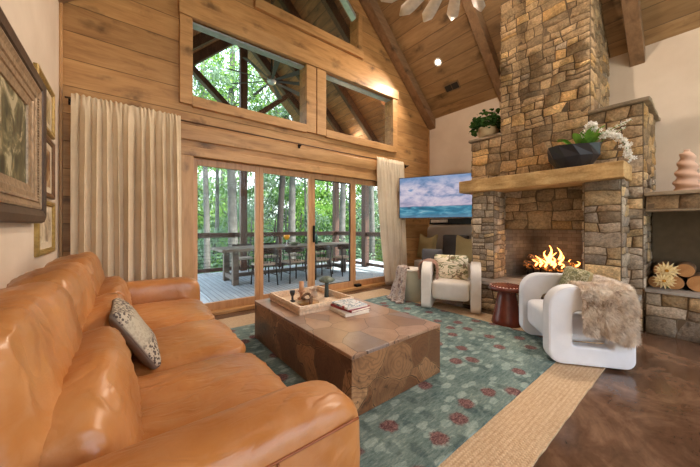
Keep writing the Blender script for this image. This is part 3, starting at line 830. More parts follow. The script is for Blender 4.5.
def daisy(y, z, x, lab, rr=.085):
    t = thing('gerbera_daisy', lab, 'flower', (x, y, z), 0, 'cream daisies in the log niche')
    bm = B()
    for ring, n_, r_, up in ((0, 15, rr*1.12, .0), (1, 13, rr*.88, .01), (2, 12, rr*.5, .02)):
        for k in range(n_):
            a = 2*pi*(k+.5*ring)/n_; ca, sa = cos(a), sin(a); wv = .0125
            p = [(-up, ca*.012, sa*.012), (-up-.012, ca*r_*.55-sa*wv, sa*r_*.55+ca*wv), (-up-.004, ca*r_, sa*r_), (-up-.012, ca*r_*.55+sa*wv, sa*r_*.55-ca*wv)]
            bm.faces.new([bm.verts.new(q) for q in p])
    link('petals', bm, M_daisy, t)
    bm = B(); puff(bm, .02, .035, .035, 4, 2, M=TR(-.034)); link('flower_centre', bm, plain('daisy_centre', srgb(190, 134, 44), .8, bump=.8, bsc=200), t, smooth=True)
    bm = B(); tube(bm, [(0, 0, 0), (.03, 0, -.05), (.1, 0, -(z-.53))], .004, 6); link('stem', bm, M_orchleaf, t)
daisy(.305, .74, 4.87, 'upper cream daisy in front of the firewood', .098)
daisy(.325, .625, 4.85, 'lower cream daisy in front of the firewood', .092)

# spiral vase
bm = B(); n_ = 60
def wob(a, z): return 1+(.17*sin(z*56+a)+.05 if .02 < z < .44 else 0)
lathe(bm, [(0, 0), (.088, .0), (.098, .015)]+[((.1-.05*(k/50)**1.3), .03+.41*k/50) for k in range(51)]+[(.028, .455), (.022, .475), (.026, .485), (.018, .483), (0, .44)], 40, wob=wob)
tag(link('spiral_vase', bm, plain('pink_terracotta', srgb(204, 168, 146), .75, var=.06), smooth=True, loc=(5.08, .165, 1.645)), 'pink terracotta vase with a twisted spiral body on the log store shelf', 'vase')

# black faceted bowl with orchids
bw = thing('black_bowl', 'wide black faceted bowl of orchids sitting on the sandstone mantel', 'bowl', (4.56, 1.1, 1.985), pi/2)
bm = B()
segs = 11
lv = [(.17, 0, .0), (.265, .14, .5), (.285, .29, .0), (.265, .29, .0), (.22, .12, .5), (.0, .08, 0)]
rings = []
for r_, z, off in lv:
    rings.append([bm.verts.new((r_*cos(2*pi*(k+off)/segs)*1.02, r_*sin(2*pi*(k+off)/segs)*.74, z+(.018*sin(2*pi*k*2/segs) if z > .15 else 0))) for k in range(segs)])
for a, b2 in zip(rings, rings[1:]):
    for k in range(segs):
        bm.faces.new((a[k], a[(k+1) % segs], b2[k])); bm.faces.new((a[(k+1) % segs], b2[(k+1) % segs], b2[k]))
bm.faces.new(list(reversed(rings[0])))
bmesh.ops.remove_doubles(bm, verts=bm.verts, dist=1e-5); bmesh.ops.recalc_face_normals(bm, faces=bm.faces)
link('bowl', bm, plain('faceted_black', srgb(30, 32, 40), .38), bw)
def blossom(bm, p, s, rg):
    q = Matrix.Translation(p) @ Matrix.Rotation(rg.uniform(0, 6), 4, 'Z') @ Matrix.Rotation(rg.uniform(.6, 2.2), 4, 'X')
    for k in range(5):
        a = 2*pi*k/5; w_ = .42
        pts = [(0, 0, 0), (cos(a-w_)*s*.7, sin(a-w_)*s*.7, .1*s), (cos(a)*s, sin(a)*s, -.05*s), (cos(a+w_)*s*.7, sin(a+w_)*s*.7, .1*s)]
        bm.faces.new([bm.verts.new(q @ Vector(t)) for t in pts])
def leaf(bm, base, tip, w_, sag=.03, n_=6):
    base, tip = Vector(base), Vector(tip); d = tip-base; s = d.cross(Vector((0, 0, 1))).normalized(); rows = []
    for i in range(n_+1):
        t = i/n_; c_ = base+d*t+Vector((0, 0, sag*sin(pi*t)*1.5)); ww = w_*sin(pi*min(.97, t*.9+.08))
        rows.append([bm.verts.new(c_-s*ww/2+Vector((0, 0, .01))), bm.verts.new(c_), bm.verts.new(c_+s*ww/2+Vector((0, 0, .01)))])
    for a, b2 in zip(rows, rows[1:]):
        for q in range(2): bm.faces.new((a[q], a[q+1], b2[q+1], b2[q]))
orc = thing('orchid', 'white orchid with arching blossom sprays growing from the black bowl', 'orchid', (0, 0, 0))
rg = random.Random(9); c0 = Vector((4.5, 1.0, 2.2))
bm = B()
for tip, w_ in (((4.42, 1.22, 2.27), .05), ((4.4, 1.05, 2.31), .06), ((4.45, .86, 2.36), .07), ((4.42, .8, 2.26), .07), ((4.5, .72, 2.28), .06), ((4.4, .92, 2.2), .06), ((4.55, .78, 2.37), .05), ((4.5, .98, 2.34), .05), ((4.62, 1.28, 2.3), .05)):
    leaf(bm, c0+Vector((0, (tip[1]-c0.y)*.3, .02)), Vector(tip)+Vector((-.04, 0, .08)), w_*1.5)
link('leaves', bm, M_orchleaf, orc, smooth=True)
sprays = [[(4.52, .98, 2.2), (4.48, .96, 2.4), (4.44, .9, 2.48), (4.42, .84, 2.42)], [(4.52, .95, 2.2), (4.46, .78, 2.36), (4.36, .64, 2.26), (4.3, .57, 2.12), (4.28, .54, 1.97)],
          [(4.55, .93, 2.2), (4.56, .8, 2.38), (4.54, .66, 2.43), (4.52, .55, 2.46)], [(4.56, .93, 2.2), (4.52, .76, 2.32), (4.5, .6, 2.38)]]
for si, sp in enumerate(sprays):
    pts = []
    for a, b2 in zip(sp, sp[1:]):
        for k in range(8): pts.append(Vector(a).lerp(Vector(b2), k/8))
    bm = B(); tube(bm, pts[::2]+[Vector(sp[-1])], .004, 6); link('stem', bm, M_orchleaf, orc, smooth=True)
    bm = B()
    for k, p in enumerate(pts[7:]):
        for _ in range(5 if si < 2 else 2):
            s_ = .026 if si < 2 else .017
            blossom(bm, p+Vector([rg.gauss(0, .018 if si < 2 else .01) for _ in range(3)]), s_*rg.uniform(.8, 1.2), rg)
    link('blossoms', bm, M_petal, orc)['kind'] = 'stuff'

# plant pot on the left cap
pp = thing('potted_plant', 'leafy green plant in a beige bowl pot high on the stone cap beside the chimney', 'potted plant', (4.99, 2.42, 2.77))
bm = B(); lathe(bm, [(0, 0), (.1, 0), (.15, .06), (.175, .13), (.165, .19), (.15, .2), (.145, .18), (0, .17)], 28); link('pot', bm, plain('beige_pot', srgb(196, 172, 134), .8, bump=.2), pp, smooth=True)
bm = B(); rg = random.Random(3)
for k in range(420):
    a = rg.uniform(0, 2*pi); r_ = .29*rg.random()**.5; z = .16+.36*rg.random()*(1-(r_/.36)**2)
    p = Vector((r_*cos(a), r_*sin(a), z)); s_ = rg.uniform(.03, .055)
    q = Matrix.Translation(p) @ Matrix.Rotation(rg.uniform(0, 6), 4, 'Z') @ Matrix.Rotation(rg.uniform(-1.1, 1.1), 4, 'X')
    bm.faces.new([bm.verts.new(q @ Vector(t)) for t in ((0, 0, 0), (s_*.7, s_*.4, .006), (s_*.75, s_*1.0, 0), (0, s_*1.5, -.008), (-s_*.75, s_*1.0, 0), (-s_*.7, s_*.4, .006))])
link('foliage', bm, M_leafpot, pp)['kind'] = 'stuff'
bm = B()
for k in range(9):
    a = k*.7; tube(bm, [(0, 0, .16), (.08*cos(a), .08*sin(a), .25), (.17*cos(a), .17*sin(a), .34)], .004, 5)
link('stems', bm, M_orchleaf, pp)
# ------------------------------------------------------------------ rugs
def flat(name, x0, x1, y0, y1, z0, z1, mat, label, seed, cuts=40, amp=.008):
    bm = B(); box(bm, x0, x1, y0, y1, z0, z1)
    bmesh.ops.subdivide_edges(bm, edges=[e for e in bm.edges if e.calc_length() > .3], cuts=cuts, use_grid_fill=True)
    for v in bm.verts:
        n = noise.noise(Vector((v.co.x*9, v.co.y*9, seed)))
        if min(abs(v.co.x-x0), abs(v.co.x-x1)) < 1e-4: v.co.x += amp*n
        if min(abs(v.co.y-y0), abs(v.co.y-y1)) < 1e-4: v.co.y += amp*n
    return tag(link(name, bm, mat), label, 'rug')
flat('jute_rug', .3, 4.02, .57, 4.03, .001, .012, M_jute, 'natural braided jute rug lying on the brown concrete under the floral rug', 1)
flat('floral_rug', .42, 3.64, .87, 3.56, .0125, .024, M_rug, 'teal wool rug with dark red flowers and pale leaves under the coffee table', 2, amp=.003)
RZ = .0245

# ------------------------------------------------------------------ sofa
sofa = thing('leather_sofa', 'cognac brown leather three seat sofa with padded back along the pale left wall', 'sofa', (0, 0, 0))
bm = B(); puff(bm, 1.0, 2.92, .24, 10, 14, M=TR(.06, 2.24, .175)); link('base', bm, M_leather, sofa, smooth=True)
bm = B(); puff(bm, .26, 2.9, .62, 10, 7, M=TR(-.37, 2.24, .52)); link('back_frame', bm, M_leather, sofa, smooth=True)
for (y0, y1, nm) in ((.735, .985, 'n'), (3.49, 3.78, 'f')):
    bm = B()
    def fn(q, p):
        # fall of the arm top toward the front and a soft shoulder
        if p.z > .2: q.z -= .02*(p.y**2)*(p.z); 
        return q
    puff(bm, 1.1, y1-y0, .6, 18, 6.5, M=TR(.115, (y0+y1)/2, .385), fn=fn, wr=.004, wf=5, seed=y0)
    a = link('arm', bm, M_leather, sofa, smooth=True)
    bm = B()
    yo = y0+.02 if nm == 'n' else y1-.02
    ya = y0-.0 if nm == 'n' else y1
    tube(bm, [(-.36+.98*k/20, ya+(.004 if nm == 'n' else -.004)+.0, .60) for k in range(21)], .0045, 6)
    if nm == 'n': tube(bm, [(.33, ya+.001, .595-.45*k/8) for k in range(9)], .004, 6)
    link('welt', bm, M_seam, a, smooth=True)
YS = [.985, 1.84, 2.62, 3.49]
for i in range(3):
    y0, y1 = YS[i], YS[i+1]; yc = (y0+y1)/2; L = y1-y0
    def fs(q, p):
        if p.z > 0: q.z += .035*(1-abs(p.x)**3)*(1-abs(p.y)**3)
        return q
    bm = B(); puff(bm, .84, L+.004, .21, 34, 7, M=TR(.22, yc, .375), fn=fs, wr=.016, wf=5, seed=i+1); s_ = link('seat_cushion', bm, M_leather, sofa, smooth=True)
    def fb_(q, p):
        q.x += .03*(1-p.y**2)*(p.x > 0); q.z += .03*(1-p.y**4)*(p.z > 0); return q
    bm = B(); puff(bm, .25, L+.03, .46, 34, 4.2, M=TR(-.285, yc, .765, ry=-.2), fn=fb_, wr=.016, wf=5, seed=i+7); link('back_cushion', bm, M_leather, sofa, smooth=True)
    bm = B(); puff(bm, .23, L-.005, .36, 34, 3.4, M=TR(-.105, yc, .595, ry=-.2), fn=fb_, wr=.02, wf=6.5, seed=i+13); link('lumbar_cushion', bm, M_leather, sofa, smooth=True)
for x in (-.38, .5):
    for y in (.85, 3.62):
        link('leg', bx(x-.03, x+.03, y-.03, y+.03, RZ if x > 0 else .013, .09), M_black, sofa)

def pattern_fabric():
    m = NM('speckled_pillow_print'); v = m.vor(m.co, 64); v2 = m.vor(m.co, 140); n = m.noise(m.co, 18, 3)
    k = m.mix(m.ramp(v, [(.42, g(1)), (.54, g(0))]), srgb(186, 174, 154), srgb(78, 66, 62))
    k = m.mix(m.ramp(v2, [(.2, g(.6)), (.35, g(0))]), k, srgb(120, 104, 96)); xyz = m.sep(m.co)
    band = m.ramp(m.math('ABSOLUTE', m.math('SUBTRACT', xyz[0], .03)), [(.06, g(1)), (.1, g(0))])
    m.set(m.mix(m.math('MULTIPLY', band, .8), k, srgb(176, 166, 146)), .9); return m.m
M_pat = pattern_fabric()
M_patback = mk_cloth('pillow_grey_back', srgb(116, 106, 94), srgb(140, 130, 116))
def scatter_pillow(name, label, s, t, M, mf, mb, thin=.8, ears=0):
    """soft cushion: front half mf, back half mb, piping"""
    o = thing(name, label, 'pillow'); o.matrix_world = M
    def ef(q, p):
        if ears and p.y > 0: q.y += ears*(abs(p.x)**1.6-.35)*p.y
        return q
    bm = B(); puff(bm, s[0], s[1], t, 16, 9, thin=thin, wr=.005, wf=9, seed=s[0]*9, fn=ef)
    for f in bm.faces: f.material_index = 0 if f.calc_center_median().z >= 0 else 1
    link('cover', bm, [mf, mb], o, smooth=True)
    bm = B(); pts = []
    k_ = 40
    for i in range(k_+1):
        a = 2*pi*i/k_; c_, s_ = cos(a), sin(a); r_ = 1/(abs(c_)**7+abs(s_)**7)**(1/7)
        x, y = r_*c_, r_*s_
        x2 = x*(1-.06*thin*(1-min(1, y*y))); y2 = y*(1-.06*thin*(1-min(1, x*x)))
        pts.append((x2*s[0]/2*.99, y2*s[1]/2*.99+(ears*(abs(x)**1.6-.35)*y if y > 0 else 0), 0))
    tube(bm, pts, .005, 6, cap=False); link('piping', bm, mb, o, smooth=True)
    return o
# local z = face normal; reclined against the lumbar cushion
ax = Vector((-.22, 0, .38)).normalized(); ny = Vector((0, 1, 0)); nn = ax.cross(ny)*-1
if nn.x < 0: nn = -nn
ny = nn.cross(ax)
Mp = Matrix(((ax.x, ny.x, nn.x, .045), (ax.y, ny.y, nn.y, 2.03), (ax.z, ny.z, nn.z, .65), (0, 0, 0, 1)))
scatter_pillow('throw_pillow', 'speckled cream and brown pillow leaning on the leather sofa back', (.4, .42), .11, Mp, M_pat, M_patback)

# ------------------------------------------------------------------ coffee table
ct = thing('coffee_table', 'low square block coffee table of polished root wood slices on the floral rug', 'coffee table', (0, 0, 0))
bm = bx(1.12, 2.07, 1.4, 3.11, RZ, .405); link('body', bm, M_side, ct, bevel=.006)
bm = bx(1.118, 2.072, 1.398, 3.112, .405, .43); link('tabletop', bm, M_slices, ct, bevel=.005)
TT = .43
M_tray = plain('whitewashed_carved_wood', srgb(222, 198, 172), .8, var=.22, sc=50, bump=1, bsc=90)
tr = thing('serving_tray', 'rectangular whitewashed carved wooden tray on the coffee table', 'tray', (1.575, 2.68, TT), -.02)
W2, L2 = .315, .36
bm = bx(-W2, W2, -L2, L2, .001, .012); link('tray_base', bm, M_tray, tr)
bm = B(); box(bm, -W2, W2, -L2, -L2+.022, .012, .078); box(bm, -W2, W2, L2-.022, L2, .012, .078); box(bm, -W2, -W2+.022, -L2+.022, L2-.022, .012, .078); box(bm, W2-.022, W2, -L2+.022, L2-.022, .012, .078)
link('tray_rim', bm, M_tray, tr, bevel=.004)
bm = B(); rg = random.Random(2)
for k in range(46):
    t = k/46
    for (ax_, sgn) in (('x', -1), ('y', -1)):
        if ax_ == 'x': p = (-W2-.002, -L2+2*L2*t+.008, .045)
        else: p = (-W2+2*W2*t+.007, -L2-.002, .045)
        bm2 = bmesh.ops.create_icosphere(bm, subdivisions=1, radius=.0075, matrix=Matrix.Translation(p) @ Matrix.Diagonal((.6, .6, 3.2, 1)))
link('carved_flutes', bm, M_tray, tr, smooth=True)['kind'] = 'stuff'
TZ = TT+.0125
# things in the tray
cd = thing('candlestick', 'short black turned candle holder at the sofa side of the tray', 'candle holder', (1.4, 2.76, TZ))
bm = B(); lathe(bm, [(0, 0), (.03, 0), (.032, .01), (.012, .02), (.012, .06), (.02, .075), (.028, .095), (.028, .12), (0, .12)], 20); link('body', bm, M_black, cd, smooth=True)
M_gold = plain('aged_gold', srgb(160, 122, 76), .35, .6, var=.3)
sc_ = thing('twisted_sculpture', 'looped brown and gold driftwood sculpture in the middle of the tray', 'sculpture', (1.5, 2.6, TZ), .3)
bm = B(); lathe(bm, [(0, 0), (.1, 0), (.115, .012), (.11, .018), (0, .016)], 28); link('dish', bm, M_gold, sc_, smooth=True)
bm = B(); tube(bm, [(.06*sin(t*2*pi*1.5)*(1.1), .09*cos(t*2*pi), .045+.035*sin(t*2*pi*2)) for t in [k/40 for k in range(41)]], .014, 10); link('loop', bm, plain('driftwood', srgb(104, 76, 54), .6, var=.35), sc_, smooth=True)
pc = thing('pillar_candle', 'pinkish tall pillar candle on a turned wooden stand in the tray', 'candle', (1.53, 2.8, TZ))
bm = B(); lathe(bm, [(0, 0), (.04, 0), (.045, .012), (.018, .03), (.022, .07), (.04, .085), (.04, .095), (0, .095)], 22); link('stand', bm, plain('rose_wood', srgb(190, 140, 106), .5), pc, smooth=True)
bm = B(); lathe(bm, [(0, .095), (.026, .095), (.026, .19), (.02, .195), (0, .19)], 20); link('wax', bm, plain('candle_wax', srgb(206, 158, 120), .5), pc, smooth=True)
fw = thing('paper_flower', 'pale folded paper-like flower beside the pillar candle in the tray', 'flower', (1.68, 2.78, TZ))
bm = B(); rg = random.Random(8)
for k in range(26):
    a = rg.uniform(0, 6.28); e_ = rg.uniform(.2, 1.4); d = Vector((cos(a)*sin(e_), sin(a)*sin(e_), cos(e_))); s_ = d.cross(Vector((0, 0, 1))).normalized()*.02; c_ = Vector((0, 0, .07))
    bm.faces.new([bm.verts.new(c_), bm.verts.new(c_+d*.035+s_), bm.verts.new(c_+d*.065), bm.verts.new(c_+d*.035-s_)])
link('petals', bm, plain('ivory_petal', srgb(226, 204, 184), .7), fw)
bm = B(); lathe(bm, [(0, 0), (.035, 0), (.04, .03), (.03, .07), (0, .07)], 20); link('cup', bm, plain('ivory_cup', srgb(206, 180, 156), .6), fw, smooth=True)
ms = thing('mushroom_ornament', 'tall dark green metal mushroom ornament at the far end of the tray', 'ornament', (1.81, 2.72, TZ))
bm = B(); lathe(bm, [(0, 0), (.03, 0), (.026, .01), (.022, .16), (.02, .17), (0, .17)], 18); link('stalk', bm, plain('dark_verdigris', srgb(48, 60, 56), .45, .3), ms, smooth=True)
bm = B(); lathe(bm, [(0, .165), (.07, .17), (.09, .185), (.085, .2), (.05, .225), (0, .235)], 26, wob=lambda a, z: 1+.06*sin(a*9)); link('cap', bm, plain('sage_verdigris', srgb(96, 108, 96), .5, .3, var=.4, sc=60), ms, smooth=True)
# books
def book(name, x, y, z, w_, l_, t, rz, cov, label, band=None):
    o = thing(name, label, 'book', (x, y, z), rz, 'books stacked on the coffee table')
    bm = B(); box(bm, -w_/2, w_/2, -l_/2, l_/2, 0, .003); box(bm, -w_/2, w_/2, -l_/2, l_/2, t-.003, t); box(bm, -w_/2, -w_/2+.004, -l_/2, l_/2, .003, t-.003)
    link('cover', bm, cov, o, bevel=.001)
    link('pages', bx(-w_/2+.004, w_/2-.005, -l_/2+.004, l_/2-.004, .003, t-.003), plain('page_edges', srgb(232, 222, 206), .9), o)
    return o
def cover_art(name, stops, sc):
    m = NM(name); m.set(m.ramp(m.noise(m.co, sc, 3, .6, .8), stops, 'CONSTANT'), .35); return m.m
z = TT+.001
book('book', 1.70, 2.18, z, .27, .34, .03, -.1, plain('cream_cover', srgb(222, 214, 202), .5), 'wide cream book at the bottom of the stack on the coffee table')
book('book', 1.72, 2.17, z+.0305, .25, .31, .022, .06, plain('crimson_cover', srgb(140, 34, 44), .5), 'crimson book in the middle of the stack on the coffee table')
book('book', 1.715, 2.18, z+.053, .235, .29, .018, -.05, cover_art('photo_cover', [(0, srgb(160, 40, 50)), (.38, srgb(206, 208, 212)), (.5, srgb(120, 140, 158)), (.58, srgb(226, 222, 220)), (.66, srgb(70, 84, 96))], 9), 'book with a pale blue and grey photo cover on top of the stack')

# ------------------------------------------------------------------ armchairs
def rrect(x0, x1, z0, z1, rt, rb, n=8):
    pts = []
    for cx, cz, r_, a0 in ((x1-rt[1], z1-rt[1], rt[1], 0), (x0+rt[0], z1-rt[0], rt[0], 90), (x0+rb[0], z0+rb[0], rb[0], 180), (x1-rb[1], z0+rb[1], rb[1], 270)):
        for k in range(n+1):
            a = R(a0+90*k/n); pts.append((cx+r_*cos(a), cz+r_*sin(a)))
    return pts
def armchair(label, loc, rz, mat, group, kind):
    o = thing('armchair', label, 'armchair', loc, rz, group)
    out = rrect(-.32, .33, .0, .69, (.2, .2), (.07, .1)); inn = rrect(-.16, .14, .16, .47, (.05, .05), (.03, .03))
    for s in (-1, 1):
        bm = B(); ya, yb = s*.27, s*.41
        V = {}
        for t, y in (('a', ya), ('b', yb)):
            V['o'+t] = [bm.verts.new((x, y, z)) for x, z in out]; V['i'+t] = [bm.verts.new((x, y, z)) for x, z in inn]
        n_ = len(out)
        for k in range(n_):
            j = (k+1) % n_
            bm.faces.new((V['oa'][k], V['oa'][j], V['ia'][j], V['ia'][k])); bm.faces.new((V['ob'][k], V['ib'][k], V['ib'][j], V['ob'][j]))
            bm.faces.new((V['oa'][k], V['ob'][k], V['ob'][j], V['oa'][j])); bm.faces.new((V['ia'][k], V['ia'][j], V['ib'][j], V['ib'][k]))
        bmesh.ops.recalc_face_normals(bm, faces=bm.faces)
        a = link('arm', bm, mat, o, bevel=.022, seg=4)
        bm = B()
        for y in (ya+s*.008, yb-s*.008):
            pts = [(x*.985, y, .345+(z-.345)*.985) for x, z in out]; tube(bm, pts+[pts[0]], .0042, 6, cap=False)
        link('piping', bm, mat, a, smooth=True)
    bm = B()
    def fs(q, p):
        if p.z < 0: q.z += .05*(p.x < .2)*0
        return q
    puff(bm, .6, .54, .28, 12, 7, M=TR(.01, 0, .285), fn=fs); link('seat', bm, mat, o, smooth=True)
    bm = B(); puff(bm, .17, .56, .52, 12, 5, M=TR(-.22, 0, .42, ry=-.1)); link('backrest', bm, mat, o, smooth=True)
    return o
ch1 = armchair('cream armchair with a leaf print pillow facing the rug beside the fire', (3.95, 2.47, .013), pi+R(28), M_boucle, 'pair of armchairs by the fire', 0)
ch2 = armchair('white armchair with a shaggy fur throw over its back', (3.517, .887, .0245), R(127.5), M_white, 'pair of armchairs by the fire', 1)

# leaf-print fabric
def leafprint(name, cols, sc=1):
    m = NM(name); n = m.noise(m.map((1, 1.6, 1), (0, 0, .7)), 9*sc, 3, .5, 1.6); n2 = m.noise(m.map((1, 1, 1), loc=(4, 2, 0)), 7*sc, 3, .5, 1.8)
    c = m.ramp(n, [(0, cols[0]), (.455, cols[0]), (.47, cols[1]), (.51, cols[1]), (.525, cols[0])])
    c = m.mix(m.ramp(n2, [(.6, g(0)), (.63, g(.85))]), c, cols[2])
    c = m.mix(m.ramp(m.noise(m.co, 16*sc, 2), [(.6, g(0)), (.64, g(.8))]), c, cols[3])
    m.set(c, .9, spec=.15); return m.m
M_leafp = leafprint('botanical_print', (srgb(226, 214, 190), srgb(120, 124, 84), srgb(186, 178, 132), srgb(112, 88, 66)), .55)
M_leafq = leafprint('green_leaf_print', (srgb(128, 126, 94), srgb(186, 184, 158), srgb(84, 86, 62), srgb(200, 196, 176)), 1.3)
def cush(name, label, loc, size, thick, rz, tilt, mf, mb, roll=0, cat='pillow', thin=.8, ears=0):
    """upright cushion facing local +X turned by rz, leaning back by tilt"""
    M = Matrix.Translation(loc) @ Matrix.Rotation(rz, 4, 'Z') @ Matrix.Rotation(-tilt, 4, 'Y') @ Matrix.Rotation(pi/2, 4, 'Y') @ Matrix.Rotation(pi/2, 4, 'Z') @ Matrix.Rotation(roll, 4, 'Z')
    return scatter_pillow(name, label, size, thick, M, mf, mb, thin, ears)
rz1 = pi+R(28)
f1 = Vector((cos(rz1), sin(rz1), 0)); s1 = Vector((-sin(rz1), cos(rz1), 0))
c1 = Vector((3.95, 2.47, 0))
cush('throw_pillow', 'cream pillow with green and brown leaf print on the cream armchair', c1+f1*-.07+s1*-.02+Vector((0, 0, .605)), (.52, .4), .17, rz1, .3, M_leafp, M_olive)
# green print pillow against the white chair's back
rz2 = R(127.5); f2 = Vector((cos(rz2), sin(rz2), 0)); s2 = Vector((-sin(rz2), cos(rz2), 0)); c2 = Vector((3.517, .887, 0))
cush('throw_pillow', 'olive leaf print pillow poking up from the white armchair', c2+f2*-.06+s2*-.05+Vector((0, 0, .63)), (.44, .4), .15, rz2, .3, M_leafq, M_olive, roll=.0)

# ---- fur throws
def fur(bm_base, name, mat, n_, ln, label, cat, rg, droop=.5, wid=.0022, parent=None):
    """base sheet plus many tapering strands"""
    bm_base.normal_update()
    faces = list(bm_base.faces); areas = [f.calc_area() for f in faces]; tot = sum(areas)
    new = []
    for f, a in zip(faces, areas):
        k = a/tot*n_; k = int(k)+(rg.random() < k-int(k))
        vs = [v.co for v in f.verts]
        for _ in range(k):
            u, v = rg.random(), rg.random()
            p = vs[0].lerp(vs[1], u).lerp(vs[3].lerp(vs[2], u), v) if len(vs) == 4 else vs[0].lerp(vs[1], u).lerp(vs[2], v*.5)
            new.append((p, f.normal.copy()))
    cl = [noise.noise(p*14) for p, _ in new]
    for (p, nr), c_ in zip(new, cl):
        L = ln*rg.uniform(.6, 1.25)
        tw = Vector((noise.noise(p*11), noise.noise(p*11+Vector((7, 0, 0))), noise.noise(p*11+Vector((0, 7, 0)))))*.9
        d = (nr*.8+tw*.8+Vector((rg.gauss(0, .25), rg.gauss(0, .25), rg.gauss(0, .25)-droop*.5))).normalized()
        s = d.cross(Vector((rg.random(), rg.random(), rg.random())).normalized()).normalized()*wid
        m_ = p+d*L*.55; t_ = p+d*L+Vector((0, 0, -droop*L*.5))
        a, b_, c2_, d2, e2 = [bm_base.verts.new(q) for q in (p-s, p+s, m_+s*.7, m_-s*.7, t_)]
        bm_base.faces.new((a, b_, c2_, d2)); bm_base.faces.new((d2, c2_, e2))
    o = link(name, bm_base, mat, parent)
    if parent is None: tag(o, label, cat)
    return o
def mk_fur():
    m = NM('mottled_fur'); n = m.noise(m.co, 4.5, 4, .6, .6); n2 = m.noise(m.co, 11, 3)
    c = m.mix(.4, m.ramp(n, [(.3, srgb(140, 116, 94)), (.44, srgb(222, 202, 176)), (.55, srgb(234, 225, 212)), (.7, srgb(176, 166, 156))]),
              m.ramp(n2, [(.35, srgb(156, 130, 116)), (.5, srgb(226, 206, 188)), (.65, srgb(244, 234, 222))]))
    m.set(c, .8, spec=.2); return m.m
M_fur = mk_fur()
# throw laid over the white chair's back and near arm: a sheet following a path over the top
def sheet_over(path, width_fn, nu=26, frame=None):
    """path: list of points (world) down the middle, width_fn(t)-> (left,right) offsets along side vector"""
    bm = B(); rows = []
    P = [Vector(p) for p in path]
    def at(t):
        x = t*(len(P)-1); i = min(int(x), len(P)-2); f = x-i
        p0 = P[max(0, i-1)]; p1 = P[i]; p2 = P[i+1]; p3 = P[min(len(P)-1, i+2)]
        return .5*((2*p1)+(-p0+p2)*f+(2*p0-5*p1+4*p2-p3)*f*f+(-p0+3*p1-3*p2+p3)*f**3)
    for j in range(nu+1):
        t = j/nu; c_ = at(t); l_, r_ = width_fn(t)
        rows.append([bm.verts.new(c_+frame*(l_+(r_-l_)*k/nu)+Vector((0, 0, .012*noise.noise(c_*6+frame*(k*.3))))) for k in range(nu+1)])
    for j in range(nu):
        for k in range(nu): bm.faces.new((rows[j][k], rows[j+1][k], rows[j+1][k+1], rows[j][k+1]))
    return bm
# local chair frame: f2 forward, s2 to its left; the camera sees its right side (-s2) and back (-f2)
def CP(f, s, z): return c2+f2*f+s2*s+Vector((0, 0, z))
bm = B(); NU = 34
# shell: param a along the chair's length (front .. round the back), b from inside over the arm/back top and down outside
rows = []
rimpts = []
# centre line along near arm top then round the back corner and along the backrest
key = [(.1, .34, 0), (-.05, .34, 0), (-.14, .33, 0), (-.23, .29, .5), (-.28, .2, 1), (-.29, 0, 1), (-.29, -.2, 1)]
for a in range(NU+1):
    t = a/NU*(len(key)-1); i = min(int(t), len(key)-2); f = t-i
    fx_, sx_, w_ = [key[i][q]*(1-f)+key[i+1][q]*f for q in range(3)]
    outw = (s2*(1-w_)+(-f2)*w_).normalized()
    hang = (.36+.08*min(1, a/NU*2.4)) * (1-.35*max(0, a/NU-.7)/.3) + .035*noise.noise(Vector((a*.25, 0, 0)))
    top = .69+.02
    # arm tops fall at the rounded rear corner
    row = []
    for b_ in range(19):
        v = b_/18
        if v < .25: q = CP(fx_, sx_, top-(.25-v)/.25*.1)-outw*(.12)
        elif v < .5:
            k = (v-.25)/.25; q = CP(fx_, sx_, top+.012*sin(pi*k))+outw*(-.12+.22*k)
        else:
            k = (v-.5)/.5; q = CP(fx_, sx_, top-.01-hang*k)+outw*(.1+.035*min(1, k*3)+.015*sin(a*.9)*k)
        row.append(bm.verts.new(q))
    rows.append(row)
for r0, r1 in zip(rows, rows[1:]):
    for k in range(18): bm.faces.new((r0[k], r1[k], r1[k+1], r0[k+1]))
bm.normal_update()
if sum((f.normal.z for f in bm.faces)) < 0: bmesh.ops.reverse_faces(bm, faces=bm.faces)
fur(bm, 'fur_throw', M_fur, 42000, .036, 'thick mottled beige and grey fur throw draped over the white armchair', 'fur throw', random.Random(5))

# pinkish round fur hanging over the cream chair's arm
bm = B()
ctr = c1+f1*.02+s1*-.34
for k in range(1): pass
rows = []
for a in range(17):
    t = a/16; th = pi*(t*1.25-.12)
    row = []
    for b_ in range(13):
        v = b_/12-.5
        q = ctr+s1*(-cos(th)*.13)+Vector((0, 0, .60+.11*sin(th)-max(0, (t-.85))*0))+f1*(v*.26)
        if t < .15: q.z -= (.15-t)*.9
        if t > .8: q.z -= (t-.8)*.9
        row.append(bm.verts.new(q))
    rows.append(row)
for r0, r1 in zip(rows, rows[1:]):
    for k in range(12): bm.faces.new((r0[k], r1[k], r1[k+1], r0[k+1]))
bm.normal_update()
if sum((f.normal.z for f in bm.faces)) < 0: bmesh.ops.reverse_faces(bm, faces=bm.faces)
FURSIDE = fur(bm, 'fur_throw', plain('blush_fur', srgb(206, 172, 154), .8, var=.2), 6000, .03, 'small blush pink fur throw over the arm of the cream armchair', 'fur throw', random.Random(6))

